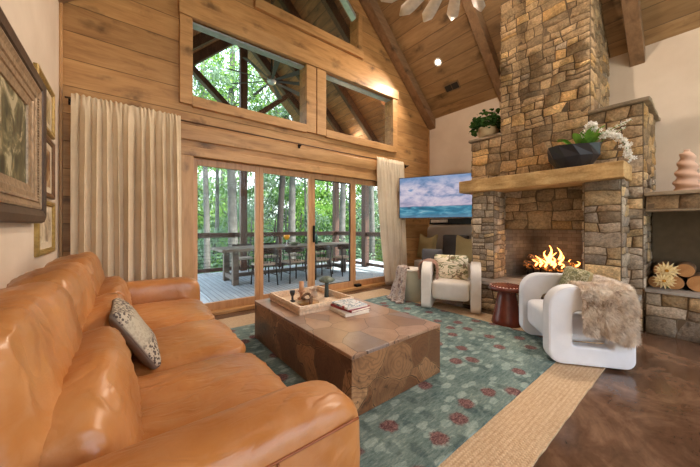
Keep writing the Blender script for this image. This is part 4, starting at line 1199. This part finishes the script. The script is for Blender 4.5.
# fabric basket with throw blanket
bk = thing('fabric_basket', 'off white fabric hamper standing behind the cream armchair', 'basket', (3.78, 3.1, .013))
bm = B(); lathe(bm, [(0, 0), (.15, 0), (.16, .01), (.2, .5), (.205, .52), (.195, .52), (.15, .03), (0, .02)], 32, wob=lambda a, z: 1+.02*sin(a*7+z*6)); link('basket_body', bm, mk_cloth('hamper_canvas', srgb(200, 200, 180), srgb(224, 222, 206)), bk, smooth=True)
bm = B(); lathe(bm, [(.196, .505), (.21, .5), (.213, .525), (.2, .53), (.193, .525)], 32); link('rim', bm, M_boucle, bk, smooth=True)
def mk_throw():
    m = NM('mottled_knit'); n = m.noise(m.co, 9, 4, .7, .5)
    m.set(m.ramp(n, [(.3, srgb(96, 62, 62)), (.42, srgb(150, 130, 122)), (.52, srgb(196, 180, 168)), (.6, srgb(120, 112, 112)), (.72, srgb(170, 110, 100))]), .95, spec=.1); m.bump(m.noise(m.co, 90, 2), .7, .006); return m.m
bm = B(); rows = []; HC = Vector((3.78, 3.1, 0))
prof = [(.06, .5), (.13, .56), (.19, .575), (.235, .56), (.255, .48), (.275, .36), (.31, .24), (.35, .12), (.39, .045), (.44, .03)]
for a in range(41):
    th = R(78+118*a/40); row = []
    for k in range(len(prof)*3-2):
        i = min(k//3, len(prof)-2); f = (k-i*3)/3
        r_ = prof[i][0]*(1-f)+prof[i+1][0]*f; z = prof[i][1]*(1-f)+prof[i+1][1]*f; t = k/(len(prof)*3-3)
        r_ += .03*t*sin(a*.95)+.02*t*noise.noise(Vector((a*.3, k*.4, 0)))
        r_ *= 1-.18*t*(a/40)
        z += .02*noise.noise(Vector((a*.2, k*.2, 5)))
        row.append(bm.verts.new(HC+Vector((r_*cos(th), r_*sin(th), max(.028, z)))))
    rows.append(row)
for r0, r1 in zip(rows, rows[1:]):
    for k in range(len(r0)-1): bm.faces.new((r0[k], r1[k], r1[k+1], r0[k+1]))
o = tag(link('throw_blanket', bm, mk_throw(), smooth=True), 'mottled grey and burgundy knitted throw hanging from the fabric hamper to the floor', 'blanket')
s_ = o.modifiers.new('t', 'SOLIDIFY'); s_.thickness = .018; s_.offset = 0

# pedestal drum table
ps = thing('drum_table', 'round reddish brown lacquered pedestal side table between the two armchairs', 'side table', (3.80, 1.60, .013))
M_lac = plain('red_brown_lacquer', srgb(96, 42, 30), .25, var=.2, bump=.1)
bm = B(); lathe(bm, [(0, 0), (.17, 0), (.176, .012), (.165, .06), (.135, .22), (.108, .36), (.1, .41), (.11, .425), (0, .425)], 36); link('pedestal', bm, M_lac, ps, smooth=True)
bm = B(); lathe(bm, [(0, .425), (.19, .425), (.2, .435), (.205, .455), (.198, .478), (.16, .487), (0, .485)], 36); tp = link('tabletop', bm, M_lac, ps, smooth=True)
bm = B()
for k in range(30):
    a = 2*pi*k/30; bmesh.ops.create_icosphere(bm, subdivisions=1, radius=.006, matrix=Matrix.Translation((.182*cos(a), .182*sin(a), .484)))
link('studs', bm, plain('pale_studs', srgb(200, 170, 150), .4), tp, smooth=True)['kind'] = 'stuff'

# ------------------------------------------------------------------ alcove seat, cushions, television
bn = thing('alcove_bench', 'pale grey upholstered bench in the alcove beneath the television', 'bench', (0, 0, 0))
link('plinth', bx(5.25, 5.89, 2.7, 4.26, 0, .3), plain('bench_plinth', srgb(110, 84, 60), .6), bn, bevel=.01)
bm = B(); puff(bm, .7, 1.56, .18, 12, 8, M=TR(5.53, 3.48, .39)); link('seat', bm, M_lgrey, bn, smooth=True)
bm = B(); puff(bm, .14, 1.56, .8, 12, 9, M=TR(5.8, 3.48, .87)); link('backrest', bm, M_lgrey, bn, smooth=True)
cush('bench_cushion', 'large dark grey cushion on the alcove bench between two olive pillows', (5.56, 3.4, .79), (.62, .56), .16, pi, .12, M_grey, M_grey)
cush('bench_pillow', 'olive pillow with a dented top on the alcove bench by the curtain', (5.33, 3.96, .77), (.6, .54), .17, pi-.2, .2, M_olive, M_olive, thin=1.0, ears=.11)
cush('bench_pillow', 'olive pillow on the alcove bench tucked beside the stone fireplace', (5.33, 2.97, .77), (.52, .54), .16, pi+.2, .2, M_olive, M_olive, thin=1.0, ears=.11)
cush('armchair_pillow', 'dark grey pillow peeking out behind the leaf print pillow', c1+f1*-.27+s1*-.33+Vector((0, 0, .74)), (.34, .26), .12, rz1, .15, M_grey, M_grey)
sb = thing('sound_bar', 'long black sound bar mounted on the wall under the television', 'speaker', (0, 0, 0))
link('speaker_case', bx(5.76, 5.885, 2.75, 4.2, 1.29, 1.42), M_black, sb, bevel=.01)
link('display_panel', bx(5.752, 5.76, 3.7, 4.15, 1.33, 1.4), plain('pale_panel', srgb(196, 192, 186), .4), sb)

tvd = Vector((-.40, .917, 0)).normalized(); tvc = Vector((4.86, 3.37, 1.833)); ang = math.atan2(tvd.y, tvd.x)
tv = thing('television', 'large flat television showing a painted blue and lilac seascape under clouds', 'television', tvc, ang)
W_, H_ = 1.54, .85
b = B(); box(b, -W_/2, W_/2, -.045, -.0, -H_/2, H_/2); link('casing', b, M_black, tv, bevel=.004)
# which local side faces the room
side = 1
bm = B(); box(bm, -W_/2, W_/2, 0, .012, -H_/2, -H_/2+.014); box(bm, -W_/2, W_/2, 0, .012, H_/2-.012, H_/2); box(bm, -W_/2, -W_/2+.012, 0, .012, -H_/2, H_/2); box(bm, W_/2-.012, W_/2, 0, .012, -H_/2, H_/2)
link('bezel', bm, plain('bronze_bezel', srgb(70, 54, 44), .4, .4), tv)
def mk_screen():
    m = NM('seascape_screen'); xyz = m.sep(m.co); z = m.math('ADD', m.math('DIVIDE', xyz[2], H_), .5)
    wx = m.map((1.2, 1, 2.8), (0, .45, 0)); n = m.noise(wx, 2.2, 8, .66, .25); n2 = m.noise(m.map((1, 1, 4.5), loc=(1, 0, 3)), 3.4, 6, .6, .6)
    sky = m.ramp(n, [(.3, srgb(70, 84, 112)), (.42, srgb(124, 140, 172)), (.5, srgb(176, 172, 194)), (.6, srgb(206, 196, 206)), (.7, srgb(110, 140, 180))])
    sky = m.mix(m.ramp(z, [(.72, g(0)), (1, g(.75))]), sky, srgb(96, 138, 180))
    sky = m.mix(m.ramp(z, [(.25, g(.55)), (.5, g(0))]), sky, srgb(196, 172, 186))
    sea = m.ramp(n2, [(.3, srgb(22, 74, 104)), (.5, srgb(44, 118, 146)), (.64, srgb(104, 160, 178)), (.75, srgb(176, 190, 200))])
    sea = m.mix(m.ramp(z, [(.0, g(.5)), (.12, g(0))]), sea, srgb(120, 140, 160))
    c = m.mix(m.ramp(m.math('ADD', z, m.math('MULTIPLY', m.math('SUBTRACT', n, .5), .03)), [(.27, g(0)), (.3, g(1))]), sea, sky)
    m.set(srgb(10, 10, 12), .3); m.l(c, m.p.inputs['Emission Color']); m.p.inputs['Emission Strength'].default_value = .85; return m.m
link('screen', bx(-W_/2+.012, W_/2-.012, 0, .006, -H_/2+.014, H_/2-.012), mk_screen(), tv)
bm = B(); ip = Matrix.Rotation(-ang, 4, 'Z')
wallp = ip @ (Vector((5.88, 3.2, 1.83))-tvc)
bar(bm, (.1, -.05, 0), (.1, -.1, 0), .3, .3); mid = Vector(((.1+wallp.x)/2+.2, (wallp.y-.1)/2, 0))
bar(bm, (.1, -.08, .0), mid, .04, .05); bar(bm, mid, wallp, .04, .05)
link('wall_arm', bm, M_black, tv)
# ------------------------------------------------------------------ porch and forest
DY = 8.35
struct('deck_floor', bx(-1.2, 7.2, YW+.22, DY+.1, -.14, -.03), M_deck)
pr_ = B()
for s in (-1, 1):
    xe = XM+s*4.1
    prism(pr_, [(XM, 6.95), (xe, 6.95-.964*4.1), (xe, 6.95-.964*4.1+.12), (XM, 7.07)], YW+.22, DY+.8, 'y')
struct('porch_ceiling', pr_, M_porchceil)
def porch_rafters(y, w_=.12, d=.24):
    bm = B()
    for s in (-1, 1):
        xe = XM+s*4.1; prism(bm, [(XM, 6.95), (xe, 6.95-.964*4.1), (xe, 6.95-.964*4.1-d), (XM, 6.95-d*1.3)], y-w_/2, y+w_/2, 'y')
    return bm
n_ = 14
for y in (5.1, 6.2, 7.3, DY): 
    struct('trim_%d' % n_, porch_rafters(y, .12 if y < 8 else .16), M_darktim, bevel=.005); n_ += 1
tr_ = thing('roof_truss', 'dark timber king post truss with two slanting struts at the open end of the porch', 'truss', (0, 0, 0))
link('king_post', bx(XM-.1, XM+.1, DY-.1, DY+.06, 2.75, 6.6), M_darktim, tr_, bevel=.01)
for s in (-1, 1):
    bm = B(); bar(bm, (XM+s*.08, DY-.02, 4.25), (XM+s*1.45, DY-.02, 5.45), .14, .2, (0, 1, 0)); link('strut', bm, M_darktim, tr_, bevel=.008)
for x, y, lab in ((XM, DY, 'square dark timber porch post in the middle of the railing'), (5.95, DY, 'square dark timber porch post at the corner of the railing'), (5.95, 6.75, 'square dark timber porch post on the side railing by the fourth door'), (-.7, DY, 'square dark timber porch post at the far corner behind the pine wall')):
    struct_o = link('porch_post', bx(x-.09, x+.09, y-.09, y+.09, -.03, 3.6 if x != XM else 2.75), M_darktim, bevel=.01)
    tag(struct_o, lab, 'post', 'porch posts')
def railing(p, q, label, posts):
    o = thing('deck_railing', label, 'railing', (0, 0, 0), 0, 'cable railings round the porch')
    p, q = Vector(p), Vector(q)
    bm = B(); bar(bm, p+Vector((0, 0, 1.04)), q+Vector((0, 0, 1.04)), .13, .045); link('top_rail', bm, M_darktim, o, bevel=.005)
    bm = B(); bar(bm, p+Vector((0, 0, .98)), q+Vector((0, 0, .98)), .04, .09); link('upper_rail', bm, M_darktim, o)
    bm = B(); bar(bm, p+Vector((0, 0, .06)), q+Vector((0, 0, .06)), .04, .09); link('lower_rail', bm, M_darktim, o)
    for k in range(9):
        bm = B(); z = .16+.095*k; tube(bm, [p+Vector((0, 0, z)), q+Vector((0, 0, z))], .006, 6); link('cable', bm, M_iron, o, smooth=True)
    for t in posts:
        c_ = p.lerp(q, t); link('rail_post', bx(c_.x-.04, c_.x+.04, c_.y-.04, c_.y+.04, -.03, 1.0), M_darktim, o)
railing((-1.0, DY, 0), (XM-.1, DY, 0), 'dark cable railing along the porch edge behind the first glass door', (.5,))
railing((XM+.1, DY, 0), (5.86, DY, 0), 'dark cable railing along the porch edge behind the middle glass doors', (.33, .66))
railing((5.95, YW+.5, 0), (5.95, 6.65, 0), 'dark cable railing on the porch side behind the fourth glass door', (.05,))
railing((5.95, 6.85, 0), (5.95, DY-.1, 0), 'dark cable railing on the porch side running to the corner post', ())
# outdoor rug
bm = bx(1.15, 5.5, 5.05, 7.9, -.0295, -.018); tag(link('outdoor_rug', bm, wood('flat_grey_rug', (srgb(140, 154, 160), srgb(166, 178, 184), srgb(186, 196, 200)), 1, .09, 0, .95, knots=False, groove=.08, bvar=.15)), 'flat woven grey outdoor rug on the porch boards under the dining table', 'rug')
DZ0 = -.018
M_tabw = wood('weathered_table', (srgb(70, 62, 54), srgb(98, 88, 78), srgb(126, 114, 100)), 0, .2, 1, .6, knots=False)
M_chairw = plain('dark_bentwood', srgb(46, 34, 27), .5)
dt = thing('dining_table', 'long weathered wooden dining table out on the porch', 'table', (0, 0, 0))
link('tabletop', bx(1.55, 5.1, 6.15, 7.15, .7, .76), M_tabw, dt, bevel=.006)
for x in (1.85, 4.75):
    for y in (6.3, 7.0):
        link('leg', bx(x-.06, x+.06, y-.06, y+.06, DZ0, .7), M_tabw, dt, bevel=.005)
    link('end_rail', bx(x-.04, x+.04, 6.36, 6.94, .08, .18), M_tabw, dt)
link('stretcher', bx(1.9, 4.7, 6.61, 6.69, .1, .18), M_tabw, dt)
def dining_chair():
    o = thing('dining_chair', 'x', 'chair')
    for sx in (-1, 1):
        bm = B(); tube(bm, [(sx*.2, .2, 0), (sx*.18, .17, .44)], .015, 8); link('leg', bm, M_chairw, o, smooth=True)
        bm = B(); tube(bm, [(sx*.22, -.24, 0), (sx*.19, -.2, .44), (sx*.24, -.22, .74)], .015, 8); link('leg', bm, M_chairw, o, smooth=True)
    bm = B(); puff(bm, .46, .44, .05, 6, 5, M=TR(0, 0, .455)); link('seat', bm, mk_cushion, o, smooth=True)
    bm = B(); pts = [(.27*sin(a), .02-.26*cos(a), .75+.0*a) for a in [R(-95+190*k/14) for k in range(15)]]
    tube(bm, pts, [.014 if k in (0, 14) else .018 for k in range(15)], 8)
    rows = [[bm.verts.new((x*1.0, y, z+d)) for d in (-.07, .05)] for x, y, z in pts[2:13]]
    for a, b2 in zip(rows, rows[1:]): bm.faces.new((a[0], b2[0], b2[1], a[1]))
    link('backrest', bm, M_chairw, o, smooth=True)
    bm = B()
    for k in range(-1, 2): tube(bm, [(.07*k, -.19, .46), (.09*k, -.24, .72)], .007, 6)
    link('spindles', bm, M_chairw, o, smooth=True)
    bm = B(); tube(bm, [(-.19, .18, .22), (.19, .18, .22)], .009, 6); tube(bm, [(-.19, .18, .22), (-.21, -.22, .22)], .009, 6); tube(bm, [(.19, .18, .22), (.21, -.22, .22)], .009, 6)
    link('stretcher', bm, M_chairw, o, smooth=True)
    return o
mk_cushion = mk_cloth('chair_pad', srgb(170, 160, 146), srgb(190, 180, 166))
pl_ = [(2.35, 5.98, 0), (3.05, 5.98, .06), (3.75, 5.98, -.05), (4.5, 5.98, .04), (2.35, 7.33, pi), (3.05, 7.33, pi), (3.75, 7.33, pi), (4.5, 7.33, pi)]
ordn = ['first', 'second', 'third', 'fourth']
pr0 = dining_chair()
for i, (x, y, a) in enumerate(pl_):
    o = pr0 if i == 0 else copy_tree(pr0)
    o.location = (x, y, DZ0); o.rotation_euler = (0, 0, a)
    tag(o, 'dark bentwood dining chair on the %s side of the porch table, %s from the left' % ('house' if i < 4 else 'railing', ordn[i % 4]), 'chair', 'dining chairs at the porch table')
M_bottle = plain('green_bottle_glass', srgb(30, 84, 60), .15)
for i, x in enumerate((2.45, 3.9, 4.15)):
    bm = B(); lathe(bm, [(0, 0), (.04, 0), (.042, .01), (.042, .2), (.016, .27), (.014, .33), (0, .33)], 16)
    tag(link('green_bottle', bm, M_bottle, smooth=True, loc=(x, 6.75, .7605)), ['green bottle on the porch table near its open end', 'green bottle near the middle of the porch table', 'green bottle on the porch table next to another bottle'][i], 'bottle', 'green bottles on the porch table')
yl = thing('yellow_goblet', 'amber yellow goblet standing on the porch dining table', 'goblet', (3.12, 6.45, .7605))
bm = B(); lathe(bm, [(0, 0), (.04, 0), (.04, .008), (.008, .02), (.008, .15), (0, .15)], 16); link('stem', bm, M_alu, yl, smooth=True)
bm = B(); lathe(bm, [(0, .15), (.04, .16), (.075, .22), (.07, .27), (.06, .27), (.05, .2), (0, .17)], 18); link('cup', bm, plain('amber_glass', srgb(226, 160, 40), .3), yl, smooth=True)
bowl = B(); lathe(bowl, [(0, 0), (.06, 0), (.15, .07), (.14, .075), (.05, .02), (0, .02)], 22)
tag(link('serving_bowl', bowl, plain('leafy_bowl', srgb(120, 128, 104), .6), smooth=True, loc=(3.4, 6.6, .7605)), 'grey green bowl in the middle of the porch dining table', 'bowl')

# porch fan
pf = thing('porch_fan', 'dark multi blade ceiling fan hanging under the porch roof seen through the tall window', 'ceiling fan', (2.67, 6.3, 4.62))
bm = B(); lathe(bm, [(0, -.08), (.08, -.07), (.11, 0), (.09, .08), (0, .1)], 24); link('hub', bm, M_alu, pf, smooth=True)
bm = B(); tube(bm, [(0, 0, .08), (0, 0, 2.2)], .018, 8); link('down_rod', bm, M_iron, pf, smooth=True)
for k in range(9):
    a = 2*pi*k/9+.25; bm = B()
    vs = [(.08, -.02, .01), (.95, -.06, .02), (.97, 0, .0), (.95, .06, -.02), (.08, .02, -.01)]
    bm.faces.new([bm.verts.new(v) for v in vs]); o = link('blade', bm, plain('grey_blade', srgb(62, 60, 60), .5) if k == 0 else bpy.data.materials['grey_blade'], pf, rot=(0, 0, a))
    s_ = o.modifiers.new('t', 'SOLIDIFY'); s_.thickness = .012
# porch lamps
def porchlamp(x, y, z, lab, pw, r_=.07):
    o = thing('porch_light', lab, 'light', (x, y, z), 0, 'lamps under the porch roof')
    bm = B(); lathe(bm, [(0, 0), (r_, 0), (r_*1.05, .03), (r_*.8, .06), (0, .06)], 20); link('housing', bm, M_black, o, smooth=True)
    bm = B(); lathe(bm, [(0, -.012), (r_*.8, -.006), (r_*.8, 0)], 20); link('lens', bm, M_plens, o, smooth=True)
    ld = bpy.data.lights.new('porch_lamp', 'POINT'); ld.energy = pw; ld.color = (1, .66, .34); ld.shadow_soft_size = .06
    lo = bpy.data.objects.new('porch_lamp', ld); C.objects.link(lo); lo.parent = o; lo.location = (0, 0, -.1)
porchlamp(4.9, 5.0, 4.5, 'small lit porch ceiling lamp near the top corner of the second tall window', 35)
porchlamp(5.5, 7.2, 3.75, 'warm porch lamp glowing low on the planked porch roof', 60)

# ground and forest
bm = B(); N = 40
vs = [[bm.verts.new((-45+110*i/N, YW+.5+80*j/N, 0)) for i in range(N+1)] for j in range(N+1)]
for j in range(N+1):
    for i in range(N+1):
        v = vs[j][i].co; y = v.y-YW
        v.z = -2.6 - min(y, 14)*.12 + max(0, y-22)*.12 + noise.noise(v*.12)*1.0
for j in range(N):
    for i in range(N): bm.faces.new((vs[j][i], vs[j][i+1], vs[j+1][i+1], vs[j+1][i]))
struct('forest_ground', bm, M_ground, smooth=True)
def crown_mesh(seed, n_, rx, ry, rz, leaf_, hollow=.45, clumps=40):
    rg = random.Random(seed); bm = B()
    cs = []
    for _ in range(clumps):
        while True:
            p = Vector((rg.uniform(-1, 1), rg.uniform(-1, 1), rg.uniform(-1, 1)))
            if hollow < p.length < 1: break
        cs.append((Vector((p.x*rx, p.y*ry, p.z*rz)), rg.uniform(.35, .8)*min(rx, rz)*.5))
    for _ in range(n_):
        c_, r_ = rg.choice(cs); p = c_+Vector((rg.gauss(0, r_*.5), rg.gauss(0, r_*.5), rg.gauss(0, r_*.28)))
        s = leaf_*rg.uniform(.6, 1.3); q = Matrix.Translation(p) @ Matrix.Rotation(rg.uniform(0, 6.3), 4, 'Z') @ Matrix.Rotation(rg.uniform(-1.2, 1.2), 4, 'X')
        bm.faces.new([bm.verts.new(q @ Vector(t)) for t in ((0, -s, 0), (s*.5, -s*.1, 0), (0, s, 0), (-s*.5, -s*.1, 0))])
    me = bpy.data.meshes.new('crown'); bm.to_mesh(me); bm.free(); return me
crowns = {}
def tree(name, x, y, h, r_, crz, mats, seed, n_, leaf_, rad, tmat, label, group, lean=0, low=0, cz=None):
    zb = -2.6 - min(y-YW, 14)*.12 + max(0, y-YW-22)*.12 - .6
    o = thing(name, label, 'tree', (x, y, zb), 0, group)
    rg = random.Random(seed*7+1); bm = B()
    pts = [Vector((lean*t*h + .18*sin(t*5+seed)*t, .1*cos(t*4+seed), h*t)) for t in [k/10 for k in range(11)]]
    tube(bm, pts, [rad*(1.15-.75*k/10) for k in range(11)], 10)
    for k in range(6):
        t = rg.uniform(.62, .97); i = int(t*10); p = pts[i]; a = rg.uniform(0, 6.28); L = rg.uniform(.5, 1)*r_
        q1 = p+Vector((cos(a), sin(a), .35))*L*.5; q2 = p+Vector((cos(a), sin(a), .7))*L
        tube(bm, [p, q1, q2], [rad*.35, rad*.22, rad*.08], 6)
    link('trunk', bm, tmat, o, smooth=True)
    key = (seed % 3, round(r_, 1), n_, leaf_, round(crz, 1))
    if key not in crowns:
        crowns[key] = crown_mesh(seed, n_, r_, r_, crz, leaf_); crowns[key].materials.append(mats)
    me = crowns[key]
    if me.materials[0] != mats: me = me.copy(); me.materials.clear(); me.materials.append(mats)
    c_ = bpy.data.objects.new('crown', me); C.objects.link(c_); c_.parent = o
    c_.location = (lean*h*.7, 0, (cz if cz is not None else h*.72)); c_.rotation_euler = (0, 0, seed*1.3); c_['kind'] = 'stuff'
    return o
def ray_xy(px, d):
    t = (px-350)/284.6; return (.6202+.7845*t)*d, (.7845-.6202*t)*d
G1 = 'tall trunks standing close to the porch'
near = [(206, 12.5, .14, M_trunk, 'pale grey forked tree behind the first glass door'), (233, 13.5, .24, M_trunk, 'thick grey tree trunk beside the middle porch post'),
        (273, 13, .16, M_trunkd, 'dark leaning tree trunk behind the second glass door'), (293, 14, .2, M_trunk, 'smooth pale tree trunk behind the second glass door'),
        (343, 14.5, .19, M_trunk, 'pale slender tree trunk behind the third glass door'), (216, 17, .13, M_trunk, 'thin pale tree between the forked tree and the thick trunk'),
        (305, 19, .1, M_trunk, 'thin dark tree just right of the smooth pale trunk'), (371, 15, .16, M_trunk, 'thin pale tree behind the fourth glass door')]
for i, (px, d, rad, tm, lab) in enumerate(near):
    x, y = ray_xy(px, d)
    tree('forest_tree', x, y, 15+i % 3, 2.8, 3.0, (M_leafB, M_leafA)[i % 2], i+1, 6000, .09, rad, tm, lab, G1, lean=(.07 if i == 2 else .0), cz=11.5)
rg = random.Random(12)
kinds = ['bright green leafy tree in the forest behind the porch', 'grey green leafy tree in the forest behind the porch', 'deep green leafy tree in the forest behind the porch']
k = 0
for row, (d, n_t) in enumerate(((16, 8), (21, 10), (28, 12))):
    for j in range(n_t):
        px = 170+(420-170)*(j+rg.uniform(.2, .8))/n_t; x, y = ray_xy(px, d*rg.uniform(.93, 1.08))
        kk = rg.choice((0, 0, 1, 1, 2)); r_ = (2.2, 3.0, 4.0)[row]
        h = (5.5, 8.5, 14)[row]*rg.uniform(.8, 1.15)
        zlow = (3.6, 4.6, 7.5)[row]*rg.uniform(.8, 1.1)
        o = tree('leafy_tree', x, y, h, r_, (2.6, 3.6, 6.0)[row], (M_leafA, M_leafB, M_leafC)[kk], 20+k % 3, (7000, 7500, 8000)[row], (.085, .11, .16)[row], .09+.03*row, (M_trunk, M_trunkd)[k % 2], kinds[kk], kinds[kk].replace('tree', 'trees', 1), cz=zlow)
        k += 1

# ------------------------------------------------------------------ light, sky, camera
wd = bpy.data.worlds.new('sky'); bpy.context.scene.world = wd; wd.use_nodes = True
nt = wd.node_tree; bg = nt.nodes['Background']
tc = nt.nodes.new('ShaderNodeTexCoord'); sp = nt.nodes.new('ShaderNodeSeparateXYZ'); nt.links.new(tc.outputs['Generated'], sp.inputs[0])
rp = nt.nodes.new('ShaderNodeValToRGB'); nt.links.new(sp.outputs[2], rp.inputs[0])
rp.color_ramp.elements[0].position = 0; rp.color_ramp.elements[0].color = (.55, .66, .6, 1)
rp.color_ramp.elements[1].position = .5; rp.color_ramp.elements[1].color = (.62, .76, .95, 1)
e = rp.color_ramp.elements.new(.12); e.color = (.86, .93, 1, 1)
nt.links.new(rp.outputs[0], bg.inputs[0]); bg.inputs[1].default_value = 4.2
sd = bpy.data.lights.new('sun', 'SUN'); sd.energy = 11; sd.angle = R(3); sd.color = (1, .95, .84)
so = bpy.data.objects.new('sun', sd); C.objects.link(so); so.rotation_euler = (R(38), R(28), 0)

cam = bpy.data.cameras.new('camera'); co = bpy.data.objects.new('camera', cam); C.objects.link(co)
co.location = (0, 0, 1.25)
yaw = math.atan2(.7845, .6202)
co.rotation_euler = (pi/2, 0, yaw-pi/2)
cam.sensor_width = 36; cam.lens = 284.6/700*36; cam.shift_y = -(233.5-226)/700; cam.clip_start = .02; cam.clip_end = 300
sc = bpy.context.scene; sc.camera = co
sc.view_settings.view_transform = 'Standard'; sc.view_settings.look = 'None'; sc.view_settings.gamma = 1
sc.view_settings.use_curve_mapping = False; sc.view_settings.exposure = EXPO
sc.cycles.max_bounces = 8; sc.cycles.diffuse_bounces = 5; sc.cycles.glossy_bounces = 3; sc.cycles.transparent_max_bounces = 12
sc.cycles.sample_clamp_indirect = 6; sc.cycles.use_denoising = True; sc.cycles.caustics_reflective = False; sc.cycles.caustics_refractive = False
